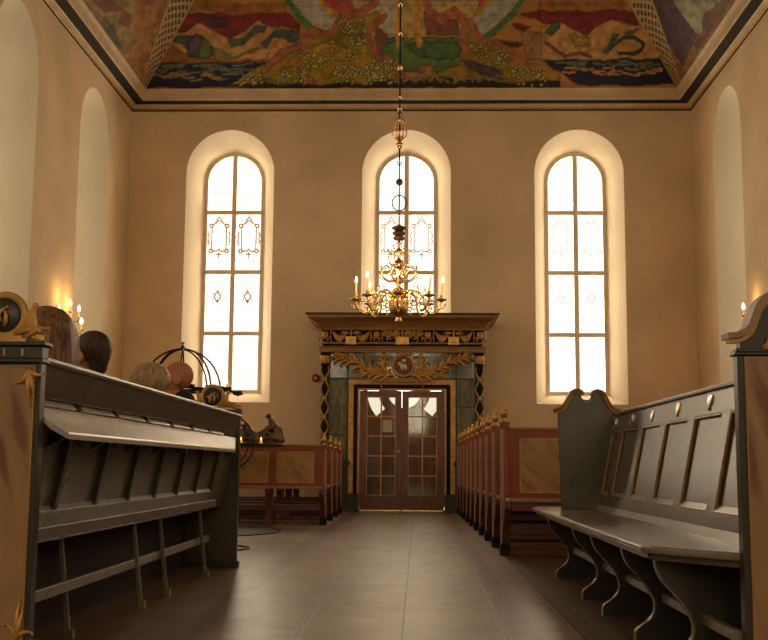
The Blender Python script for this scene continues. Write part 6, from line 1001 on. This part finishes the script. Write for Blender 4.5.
def corner_leaf(parent, x, y, z, sx, sz):
    bm = bm_()
    leaf(bm, (x, z), math.atan2(sz, sx), .10, .5*sx*sz, .012, y); leaf(bm, (x, z), math.atan2(sz, sx)+.5, .07, .9, .010, y); leaf(bm, (x, z), math.atan2(sz, sx)-.5, .07, -.9, .010, y)
    leaf(bm, (x+sx*.004, z), math.atan2(sz, 0), .13, -.35*sx*sz, .011, y)
    obj('corner_leaf', bm, 'goldpaint', parent, smooth=True)
def end_marble(parent, xa, xb, y, ztop, aisle):
    """marbled field with gilt edge and corner leaves on the camera side of an end panel"""
    p = obj('marbled_panel', box(bm_(), xa, xb, y-.008, y+.002, .06, ztop), 'marble_pink', parent)
    bm = bm_()
    for (a, b, z0, z1) in ((xa-.006, xa, .055, ztop+.006), (xb, xb+.006, .055, ztop+.006), (xa, xb, ztop, ztop+.006)): box(bm, a, b, y-.012, y+.001, z0, z1)
    obj('gilt_edge', bm, 'brown_gold', p)
    return p

M['shelf'] = mat('pale_sheen_shelf_paint', (.42, .35, .27), .26, var=.22, scale=4, stretch=(1, .3, 1))  # colour kept pale to carry the window sheen on the shelf
LX = -1.37
lean = lambda z: LX-.20*(1.15-z)
lp_ = thing('long_pew', 'long grey-green pew on the left, seen from behind, with sloping book shelf', 'pew', (-1.7, 6.35, 0))
Y0, Y1 = 4.03, 8.66
def slab(bm, z0, z1, d0, d1, y0, y1):
    """board following the leaning back; d = distance proud of the back plane towards the aisle"""
    prism(bm, [(lean(z0)+d0, z0), (lean(z0)+d1, z0), (lean(z1)+d1, z1), (lean(z1)+d0, z1)], XZ, y0, y1)
bm = bm_(); slab(bm, .455, 1.14, -.045, -.022, Y0, Y1); bk = obj('back', bm, 'greenwood', lp_)
bm = bm_()
slab(bm, 1.015, 1.14, -.03, .0, Y0, Y1); slab(bm, .52, .585, -.03, .0, Y0, Y1); slab(bm, .455, .52, -.03, -.006, Y0, Y1)
slab(bm, .58, 1.02, -.03, .0, 8.095, Y1)
obj('rail_frame', bm, 'greenwood', bk, bevel=.004)
for k in range(7):
    yc = 4.02+.585*k+(.05 if k == 0 else 0); bm = bm_(); slab(bm, .575, 1.02, -.03, -.001, yc-.022, yc+.022); obj('stile', bm, 'dkgreen', bk)  # side shadow of each stile drawn by its darker colour
for k in range(7):
    bm = bm_(); ya, yb = 4.02+.585*k+.022, 4.02+.585*(k+1)-.022
    prism(bm, [(lean(.583)-.024, .585), (lean(.583)-.001, .583), (lean(.60)-.022, .605)], XZ, ya, min(yb, Y1))
    obj('panel_bevel', bm, 'edge_wear_light', bk); bm = bm_()
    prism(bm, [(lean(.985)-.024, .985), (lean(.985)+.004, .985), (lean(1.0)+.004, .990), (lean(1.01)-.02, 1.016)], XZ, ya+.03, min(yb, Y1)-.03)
    obj('lit_panel_ledge', bm, 'shelf', bk)  # pale colour paints the light caught along each ledge
bm = bm_(); prism(bm, [(LX-.055, 1.135), (LX+.012, 1.135), (LX+.018, 1.145), (LX+.012, 1.158), (LX-.055, 1.158)], XZ, Y0, Y1); obj('top_rail', bm, 'edge_wear_light', lp_, bevel=.003)
# sloping book shelf with a cut-off near corner
bm = bm_()
a_, b_ = (LX-.035, .985), (LX+.078, .885)
tp = [(a_[0], Y0+.005), (a_[0], Y1-.01), (b_[0], Y1-.72), (b_[0], Y0+.10), (b_[0]-.04, Y0+.005)]
zz = lambda x: a_[1]+(x-a_[0])/(b_[0]-a_[0])*(b_[1]-a_[1])
T_ = [bm.verts.new((x, y, zz(x))) for x, y in tp]; B_ = [bm.verts.new((x, y, zz(x)-.026)) for x, y in tp]
bm.faces.new(T_); bm.faces.new(B_[::-1])
for i in range(5): j = (i+1) % 5; bm.faces.new([T_[i], B_[i], B_[j], T_[j]])
obj('book_shelf', bm, 'shelf', lp_, bevel=.005)
for k in range(8):
    yc = 4.3+.585*k; bm = bm_(); prism(bm, [(lean(.93)-.0, .935), (LX+.045, .895), (LX+.03, .88), (lean(.84), .83)], XZ, yc-.012, yc+.012); obj('shelf_bracket', bm, 'dkgreen', lp_)
# seat and underframe
obj('seat', box(bm_(), -2.02, lean(.46)-.03, Y0, Y1, .45, .495), 'greenwood', lp_, bevel=.005)
bm = bm_(); box(bm, lean(.49)-.02, lean(.49)+.012, Y0, 8.35, .470, .520); obj('seat_rail', bm, 'edge_wear_light', lp_, bevel=.004)
obj('lower_rail', box(bm_(), -1.56, -1.535, Y0, 8.35, .215, .262), 'edge_wear_light', lp_, bevel=.004)
for yl, xf in ((5.10, -1.555), (6.18, -1.495), (6.78, -1.49), (7.93, -1.475)):
    bm = bm_(); prism(bm, [(xf-.072, .475), (xf-.052, .475), (xf+.008, 0), (xf-.014, 0)], XZ, yl-.012, yl+.012); lg = obj('leg', bm, 'edge_wear_light', lp_, bevel=.003)
    bm = bm_(); box(bm, xf-.022, xf+.02, yl-.022, yl+.022, 0, .04); obj('foot', bm, 'edge_wear_light', lg, bevel=.005)
obj('under_seat_shade', box(bm_(), -1.80, -1.775, Y0, Y1, .0, .45), 'under_dark', lp_)  # added dark sheet that fills in the shade under the pew
# far end panel
bm = bm_(); prism(bm, [(LX-.010, 0), (LX-.010, 1.19), (-2.1, 1.19), (-2.1, 0)], XZ, Y1, Y1+.05); fe = obj('end_panel', bm, 'greenwood', lp_, bevel=.004)
for z0, z1 in ((0, .05), (1.165, 1.20)): obj('end_moulding', box(bm_(), -2.12, LX+.004, Y1-.015, Y1+.07, z0, z1), 'dkgreen', fe, bevel=.005)
scroll_crest(fe, -1.60, 1.30, .082, -1.375, -1.95, Y1+.02, 1.20)
# near end panel
bm = bm_(); prism(bm, [(-1.355, 0), (-1.355, 1.13), (-2.15, 1.13), (-2.15, 0)], XZ, Y0-.055, Y0); ne = obj('end_panel', bm, 'dkgreen', lp_, bevel=.003)
bm = bm_(); YP = Y0-.055
box(bm, -2.17, -1.345, YP-.02, Y0+.01, 1.13, 1.145); box(bm, -2.16, -1.35, YP-.012, Y0+.005, 1.145, 1.19); box(bm, -2.18, -1.335, YP-.028, Y0+.012, 1.19, 1.205)
cpn = obj('end_cap', bm, 'dkgreen', ne, bevel=.004)
bm = bm_()
for x in (-1.42, -1.485, -1.55, -1.615, -1.68): tube(bm, [(x, YP-.018, 1.155), (x, YP-.018, 1.18)], .005, 6)
obj('gilt_drop', bm, 'goldpaint', cpn)
mp_n = end_marble(ne, -2.10, -1.378, YP, 1.115, 1)
corner_leaf(mp_n, -1.395, YP-.012, 1.105, .35, -1); corner_leaf(mp_n, -1.395, YP-.012, .17, .3, 1)
scroll_crest(ne, -1.505, 1.305, .074, -1.352, -1.75, YP+.02, 1.205)

# ---------------------------------------------------------------- long grey-green bench on the right
RX = 1.42
rl = lambda z: RX-.20*(1.15-z)
rp = thing('long_bench', 'long grey-green bench on the right with panelled back, polished seat and curved supports', 'bench', (1.2, 6.1, 0))
Y0, Y1 = 4.03, 8.15
def slabr(bm, z0, z1, d0, d1, y0, y1):
    prism(bm, [(rl(z0)-d0, z0), (rl(z0)-d1, z0), (rl(z1)-d1, z1), (rl(z1)-d0, z1)], XZ, y0, y1)
bm = bm_(); slabr(bm, .46, 1.15, -.04, -.016, Y0, Y1); rb = obj('back', bm, 'greenwood', rp)
bm = bm_(); slabr(bm, 1.03, 1.15, -.02, .0, Y0, Y1); slabr(bm, .46, .585, -.02, .0, Y0, Y1)
DV = [7.72+.665-.665*k for k in range(7)]
for yd in DV: 
    if yd+.0 < Y1+.2: slabr(bm, .58, 1.04, -.02, .0, max(Y0, yd), min(Y1, yd+.14))
obj('stile_frame', bm, 'greenwood', rb, bevel=.003)
for yd in DV:                           # panels: gilt moulding up the far side and along the top, bevel below coloured paler for caught window light
    ya, yb = max(Y0, yd-.525), min(yd, Y1)
    if yb-ya < .1: continue
    bm = bm_(); slabr(bm, .585, 1.03, -.014, .001, yb-.015, yb-.004); slabr(bm, 1.018, 1.03, -.014, .001, ya, yb)
    obj('gilt_moulding', bm, 'brown_gold', rb, bevel=.003)
    bm = bm_(); prism(bm, [(rl(.585)+.015, .585), (rl(.585)-.003, .585), (rl(.61)+.015, .612)], XZ, ya, yb); obj('panel_bevel', bm, 'edge_wear_light', rb)
bm = bm_(); prism(bm, [(RX-.015, 1.145), (RX+.05, 1.145), (RX+.05, 1.168), (RX-.015, 1.168)], XZ, Y0, Y1); obj('top_rail', bm, 'edge_wear_light', rp, bevel=.005)
# worn number plates on the top rail
M['plate'] = mat('pale_plate_metal', (.50, .42, .30), .22, .8, var=.35, scale=30)
for i, yp in enumerate((8.08, 7.46, 6.79, 6.12, 5.45, 4.8)):
    bm = bm_(); z0 = 1.055; w_ = .040
    pts = [(yp-w_, z0+.070), (yp+w_*.6, z0+.080), (yp+w_, z0+.060), (yp+w_*.5, z0+.035), (yp+w_*.4, z0), (yp-w_*.3, z0-.004), (yp-w_*.4, z0+.02), (yp-w_, z0+.028)]
    A = [bm.verts.new((rl(v)-.001, u, v)) for u, v in pts]; B2 = [bm.verts.new((rl(v)-.007-.004*(k % 2), u, v)) for k, (u, v) in enumerate(pts)]
    bm.faces.new(A); bm.faces.new(B2[::-1])
    for k in range(len(pts)): j = (k+1) % len(pts); bm.faces.new([A[k], A[j], B2[j], B2[k]])
    obj('clip_plate', bm, 'plate', rb)
# seat
FX = .865
sp_ = [(1.145, Y0), (FX+.02, 4.37), (FX, 4.45), (FX, 8.60), (FX+.03, 8.74), (FX+.12, 8.80), (1.25, 8.80), (1.29, Y1), (1.31, Y0)]
M['seatwood'] = mat('worn_polished_seat_paint', (.20, .165, .12), .24, var=.2, scale=3, stretch=(1, .25, 1))
bm = bm_(); prism(bm, sp_, XY, .448, .478); obj('seat', bm, 'seatwood', rp, bevel=.010)
bm = bm_(); prism(bm, [(x+(.025 if x < 1.2 else -.01), y) for x, y in sp_], XY, .425, .449); obj('seat_edge_moulding', bm, 'greenwood', rp)
bm = bm_(); prism(bm, [(rl(.47)-.02, .478), (rl(.5), .478), (rl(.52), .515), (rl(.52)-.008, .515)], XZ, Y0, Y1); obj('cove_strip', bm, 'seatwood', rp)
prof = [(.925, .425), (.932, .385), (.955, .335), (1.00, .285), (1.045, .23), (1.07, .175), (1.068, .13), (1.045, .095), (1.01, .07), (.985, .045), (.982, 0)]
pc = [tuple((p.x, p.z)) for p in bez([(u, 0, v) for u, v in prof], 4)]
for yl in (8.13, 6.85, 6.12, 5.22, 4.5):
    bm = bm_(); prism(bm, pc+[(1.46, 0), (1.46, .425)], XZ, yl-.02, yl+.02); lg = obj('curved_support', bm, 'dkgreen', rp)
    bm = bm_()
    for (u0, v0), (u1, v1) in zip(pc, pc[1:]):
        q = [bm.verts.new(p) for p in ((u0-.004, yl-.0205, v0), (u1-.004, yl-.0205, v1), (u1+.003, yl-.0205, v1), (u0+.003, yl-.0205, v0))]; bm.faces.new(q)
        q = [bm.verts.new(p) for p in ((u0-.004, yl-.0205, v0), (u1-.004, yl-.0205, v1), (u1-.004, yl+.0205, v1), (u0-.004, yl+.0205, v0))]; bm.faces.new(q)
    bmesh.ops.remove_doubles(bm, verts=bm.verts, dist=.0003)
    obj('worn_edge', bm, 'edge_wear_light', lg)
obj('stretcher', box(bm_(), 1.10, 1.13, Y0, 8.1, .175, .215), 'edge_wear_light', rp, bevel=.004)
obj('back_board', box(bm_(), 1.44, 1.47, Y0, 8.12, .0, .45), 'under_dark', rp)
# far end panel with swan-neck top
def swan(xs, zs, k=1):
    base = [(0, 0.0), (.10, .06), (.13, .14), (.185, .145), (.21, .085), (.23, .075), (.25, .085), (.265, .145), (.33, .135), (.38, .05), (.45, 0)]
    return [(xs+u*k, zs+v*k) for u, v in base]
FY_ = Y1
body = [(1.03, .478), (1.30, .478), (1.42, 1.17)]+[(u, v) for u, v in reversed([(1.04, 1.17), (1.065, 1.20), (1.10, 1.25), (1.125, 1.31), (1.165, 1.315), (1.185, 1.27), (1.215, 1.255), (1.245, 1.27), (1.265, 1.315), (1.31, 1.305), (1.34, 1.26), (1.37, 1.20), (1.415, 1.175)])]+[(1.01, 1.17)]
bm = bm_(); prism(bm, body, XZ, FY_, FY_+.05); fe = obj('end_panel', bm, 'greenwood', rp, bevel=.003)
bm = bm_()
for pts in ([(.985, 1.18), (1.02, 1.195), (1.055, 1.22), (1.085, 1.265), (1.11, 1.31), (1.14, 1.325), (1.175, 1.318), (1.185, 1.295)], [(1.455, 1.18), (1.42, 1.19), (1.385, 1.215), (1.36, 1.26), (1.335, 1.305), (1.30, 1.322), (1.27, 1.316), (1.255, 1.295)]):
    P_ = bez([(u, FY_+.02, v) for u, v in pts], 4)
    A = []
    for i, p in enumerate(P_):
        t = (P_[min(i+1, len(P_)-1)]-P_[max(i-1, 0)]).normalized(); n_ = Vector((-t.z, 0, t.x))
        if n_.z < 0: n_ = -n_
        A.append([bm.verts.new(p+n_*o_+Vector((0, q, 0))) for o_, q in ((-.018, -.04), (.004, -.052), (.016, -.045), (.016, .045), (.004, .05), (-.018, .04))])
    for a, b in zip(A, A[1:]):
        for k in range(6): bm.faces.new([a[k], a[(k+1) % 6], b[(k+1) % 6], b[k]])
    bm.faces.new(A[0]); bm.faces.new(A[-1][::-1])
obj('scroll_moulding', bm, 'tan_moulding', fe)
bm = bm_()
for pts in ([(1.005, 1.165), (1.05, 1.19), (1.08, 1.235), (1.105, 1.285)], [(1.435, 1.165), (1.39, 1.19), (1.365, 1.235), (1.34, 1.285)]):
    tube(bm, bez([(u, FY_-.022, v) for u, v in pts], 5), .008, 6)
obj('gilt_line', bm, 'goldpaint', fe)
bm = bm_(); prism(bm, [(1.22+.03*math.cos(a*PI/8), 1.262+.03*math.sin(a*PI/8)) for a in range(8, 17)], XZ, FY_-.004, FY_+.054); obj('shell_notch', bm, 'edge_wear_light', fe)
# near end panel
XA, XB, YP = 1.125, 1.86, Y0-.055
bm = bm_(); prism(bm, [(XA, 0), (XB, 0), (XB, 1.17), (XA, 1.17)], XZ, YP, Y0); ne = obj('end_panel', bm, 'dkgreen', rp, bevel=.003)
mp_r = end_marble(ne, XA+.028, XB-.03, YP, 1.158, -1)
def crest(pts, o0, o1, y0, y1, bm):
    P_ = bez([(u, 0, v) for u, v in pts], 5); A = []
    for i, p in enumerate(P_):
        t = (P_[min(i+1, len(P_)-1)]-P_[max(i-1, 0)]).normalized(); n_ = Vector((-t.z, 0, t.x))
        if n_.z < 0 and abs(n_.z) > .2: n_ = -n_
        A.append([bm.verts.new((p+n_*o_)+Vector((0, q, 0))) for o_, q in ((o0, y0), (o1, y0), (o1, y1), (o0, y1))])
    for a, b in zip(A, A[1:]):
        for k in range(4): bm.faces.new([a[k], a[(k+1) % 4], b[(k+1) % 4], b[k]])
    bm.faces.new(A[0]); bm.faces.new(A[-1][::-1])
mx_ = (XA+XB)/2
half = [(XA-.035, 1.232), (XA+.01, 1.238), (XA+.045, 1.262), (XA+.065, 1.305), (XA+.085, 1.35), (XA+.125, 1.383), (XA+.18, 1.39), (XA+.23, 1.375), (XA+.25, 1.33)]
full = half+[(mx_, 1.30)]+[(2*mx_-u, v) for u, v in reversed(half)]
bm = bm_(); prism(bm, [(XA+.015, 1.175)]+half[1:]+[(mx_-.05, 1.29), (mx_, 1.28), (mx_+.05, 1.29)]+[(2*mx_-u, v) for u, v in reversed(half[1:])]+[(XB-.015, 1.175)], XZ, YP+.005, Y0-.003); cr_ = obj('swan_neck_crest', bm, 'dkgreen', ne)
for sgn in (0, 1):
    hp = half if sgn == 0 else [(2*mx_-u, v) for u, v in half]
    bm = bm_(); crest(hp, -.004, .016, YP-.028, Y0+.012, bm); obj('crest_moulding', bm, 'tan_moulding', cr_)
    bm = bm_(); crest([(u, v-.012) for u, v in hp], -.010, .004, YP-.020, YP+.01, bm); obj('gilt_moulding', bm, 'brown_gold', cr_)
bm = bm_(); box(bm, XA-.01, XB+.01, YP-.012, Y0+.008, 1.17, 1.182); box(bm, XA-.004, XB+.004, YP-.006, Y0+.004, 1.182, 1.196); obj('end_cap', bm, 'dkgreen', ne, bevel=.003)
corner_leaf(mp_r, XB-.06, YP-.012, 1.10, -.5, -1)
bm = bm_()
leaf(bm, (XA+.09, 1.195), .6, .16, .9, .016, YP-.004); leaf(bm, (XA+.09, 1.195), .1, .16, .7, .014, YP-.004); leaf(bm, (XA+.10, 1.195), 1.2, .12, -.9, .014, YP-.004)
obj('carved_leaf', bm, 'goldpaint', cr_, smooth=True)
# ---------------------------------------------------------------- seated people
def body_mesh():
    """one continuous seated figure facing +y, pelvis over the origin, seat height .50, head top about 1.40"""
    bm = bm_(); c = lambda a, b, r0, r1, s=12: cap(bm, a, b, r0, r1, s)
    c((-.07, 0, .60), (.07, 0, .60), .105, .105); c((0, .0, .62), (0, .0, .80), .125, .12); c((-.06, .01, .80), (.06, .01, .80), .11, .11)
    c((-.08, .01, .95), (.08, .01, .95), .115, .115); c((-.13, .0, 1.04), (.13, .0, 1.04), .065, .065); c((0, -.01, 1.04), (0, .012, 1.17), .062, .052)
    for s in (-1, 1):
        c((s*.09, .02, .59), (s*.11, .44, .585), .085, .06); c((s*.11, .44, .57), (s*.115, .44, .12), .058, .038)
        c((s*.115, .44, .10), (s*.13, .60, .045), .04, .032); c((s*.115, .42, .06), (s*.115, .44, .05), .035, .035)
        c((s*.175, .0, 1.03), (s*.215, .02, .78), .052, .042); c((s*.215, .02, .78), (s*.14, .25, .69), .041, .028)
        c((s*.14, .25, .69), (s*.12, .30, .675), .028, .030); c((s*.12, .30, .675), (s*.11, .34, .665), .030, .026)
        for k, (l, w_) in enumerate(((.062, .0085), (.075, .009), (.070, .0088), (.055, .008))):   # four fingers bent over the knee side
            bx_ = s*(.135-.019*k); c((bx_, .345, .668), (bx_-s*.002, .345+l*.55, .664), w_, w_, 8); c((bx_-s*.002, .345+l*.55, .664), (bx_-s*.002, .345+l, .652), w_, w_*.85, 8)
        c((s*.085, .305, .680), (s*.066, .335, .672), .011, .010, 8); c((s*.066, .335, .672), (s*.060, .362, .664), .010, .0085, 8)
    H = 1.285        # head centre
    ball(bm, (0, -.012, H+.025), 1, (.077, .098, .092), 24, 16); c((0, .030, H-.045), (0, .045, H-.075), .056, .036)
    c((-.03, .05, H-.005), (.03, .05, H-.005), .042, .042); c((-.028, .068, H+.03), (.028, .068, H+.03), .020, .020)
    c((0, .094, H+.012), (0, .110, H-.028), .008, .015); c((-.012, .100, H-.033), (.012, .100, H-.033), .009, .009)
    c((-.018, .082, H-.058), (.018, .082, H-.058), .008, .008); c((-.014, .080, H-.068), (.014, .080, H-.068), .0085, .0085); c((0, .070, H-.095), (0, .07, H-.095), .018, .018)
    for s in (-1, 1):
        ball(bm, (s*.031, .088, H+.008), .011, seg=10, rings=7)
        tube(bm, [(s*.078, -.008+.022*math.cos(t), H-.005+.032*math.sin(t)) for t in [i*2*PI/12 for i in range(12)]], .008, 6, closed=True)
        ball(bm, (s*.076, -.008, H-.008), .018, (.5, 1, 1.5), 10, 7); c((s*.055, -.01, H-.01), (s*.075, -.01, H-.01), .02, .015)
    return bm
def clothes_mesh(part):
    bm = bm_(); e = .014; c = lambda a, b, r0, r1: cap(bm, a, b, r0+e, r1+e, 14)
    if part == 'jacket':
        c((-.07, 0, .63), (.07, 0, .63), .105, .105); c((0, .0, .64), (0, .0, .80), .125, .12); c((-.06, .01, .80), (.06, .01, .80), .11, .11)
        c((-.08, .01, .95), (.08, .01, .95), .115, .115); c((-.13, .0, 1.04), (.13, .0, 1.04), .065, .065); c((0, -.012, 1.06), (0, -.006, 1.115), .066, .052)
        for s in (-1, 1): c((s*.175, .0, 1.03), (s*.215, .02, .78), .054, .044); c((s*.215, .02, .78), (s*.145, .235, .695), .043, .03)
    else:
        c((-.07, 0, .59), (.07, 0, .59), .105, .105)
        for s in (-1, 1): c((s*.09, .02, .59), (s*.11, .44, .585), .087, .062); c((s*.11, .44, .57), (s*.115, .44, .14), .06, .045)
    return bm
def shoe_mesh():
    bm = bm_()
    for s in (-1, 1): cap(bm, (s*.115, .43, .065), (s*.13, .61, .05), .055, .045, 12); cap(bm, (s*.115, .43, .075), (s*.115, .44, .12), .05, .046, 12)
    return bm
def person(loc, yaw, sc, label, top, legs, hair, skin='skin', tilt=0):
    r = thing('person', label, 'person')
    b = obj('body', body_mesh(), skin, r, smooth=True); fuse(b, .0065, 2)
    jb = clothes_mesh('jacket')
    if hair == 'bald': cap(jb, (-.05, -.045, 1.10), (.05, -.045, 1.10), .085, .085); cap(jb, (-.02, -.05, 1.14), (.02, -.05, 1.14), .075, .075)
    j = obj('jacket', jb, top, r, smooth=True); fuse(j, .012, 3)
    t = obj('trousers', clothes_mesh('trousers'), legs, r, smooth=True); fuse(t, .012, 3)
    s_ = obj('shoes', shoe_mesh(), 'black_plinth', r, smooth=True); fuse(s_, .010, 2)
    bm = bm_()
    for s in (-1, 1): ball(bm, (s*.031, .0965, 1.293), .0065, (1, .6, 1), 8, 6)
    obj('eyes', bm, 'eye', r, smooth=True)
    H = 1.285; bm = bm_()
    if hair == 'long':
        ball(bm, (0, -.034, H+.036), 1, (.112, .118, .102), 22, 14)
        for i in range(15):     # locks falling to the shoulders around the back and sides
            a = math.radians(-205+i*230/14); ca, sa = math.cos(a), math.sin(a)
            rr = .106+.007*math.sin(i*2.3)
            p = [(ca*.055, sa*.06-.025, H+.10), (ca*rr, sa*rr-.02, H+.03), (ca*(rr+.012), sa*(rr+.010)-.02, H-.08), (ca*(rr+.015), sa*(rr+.0)-.025, H-.17), (ca*(rr-.005), sa*(rr-.02)-.02, H-.25-.02*math.sin(i*1.7))]
            Pz = bez(p, 5); tube(bm, Pz, [.022+.011*math.sin(PI*min(1, k/len(Pz)*1.2)) for k in range(len(Pz))], 9)
        h = obj('hair', bm, 'hair_long', r, smooth=True); fuse(h, .008, 2)
    elif hair == 'short':
        ball(bm, (0, -.026, H+.036), 1, (.087, .100, .093), 22, 14); cap(bm, (0, -.06, H+.0), (0, -.066, H-.055), .066, .045, 14)
        for s in (-1, 1): cap(bm, (s*.07, -.01, H+.04), (s*.077, .012, H+.01), .018, .010, 8)
        h = obj('hair', bm, 'hair_dark', r, smooth=True); fuse(h, .008, 2)
    elif hair == 'blond':
        ball(bm, (0, -.030, H+.030), 1, (.124, .130, .112), 22, 14); cap(bm, (0, -.06, H+.0), (0, -.066, H-.06), .085, .055, 14)
        for s in (-1, 1): cap(bm, (s*.085, -.02, H+.04), (s*.09, -.015, H-.04), .032, .026, 10)
        for i in range(16):
            a = i*2*PI/16; cap(bm, (0, -.03, H+.09), (math.cos(a)*.088, -.03+math.sin(a)*.092, H+.055-.015*(i % 2)), .034, .036, 8)
        h = obj('hair', bm, 'hair_blond', r, smooth=True); fuse(h, .008, 2)
    r.scale = (sc, sc, sc); r.rotation_euler = (0, tilt, yaw); r.location = loc
    return r
M['skin_red'] = skin_mat('ruddy_skin', (.44, .17, .07))
person((-1.715, 4.98, -.03), math.radians(82), 1.062, 'person with long brown hair seated on the left pew nearest the camera', 'cloth4', 'suit2', 'long')
person((-1.735, 5.83, -.02), math.radians(62), 1.055, 'person with short dark hair in dark clothes seated between the long-haired and blond heads', 'suit2', 'suit', 'short')
person((-1.66, 6.75, .0), math.radians(95), .975, 'person with fluffy ash-blond hair seated low behind the pew back', 'cloth3', 'suit2', 'blond')
person((-1.655, 7.62, .01), math.radians(97), 1.045, 'bald person in a dark navy jacket seated farthest along the left pew', 'suit', 'suit', 'bald', 'skin_red')
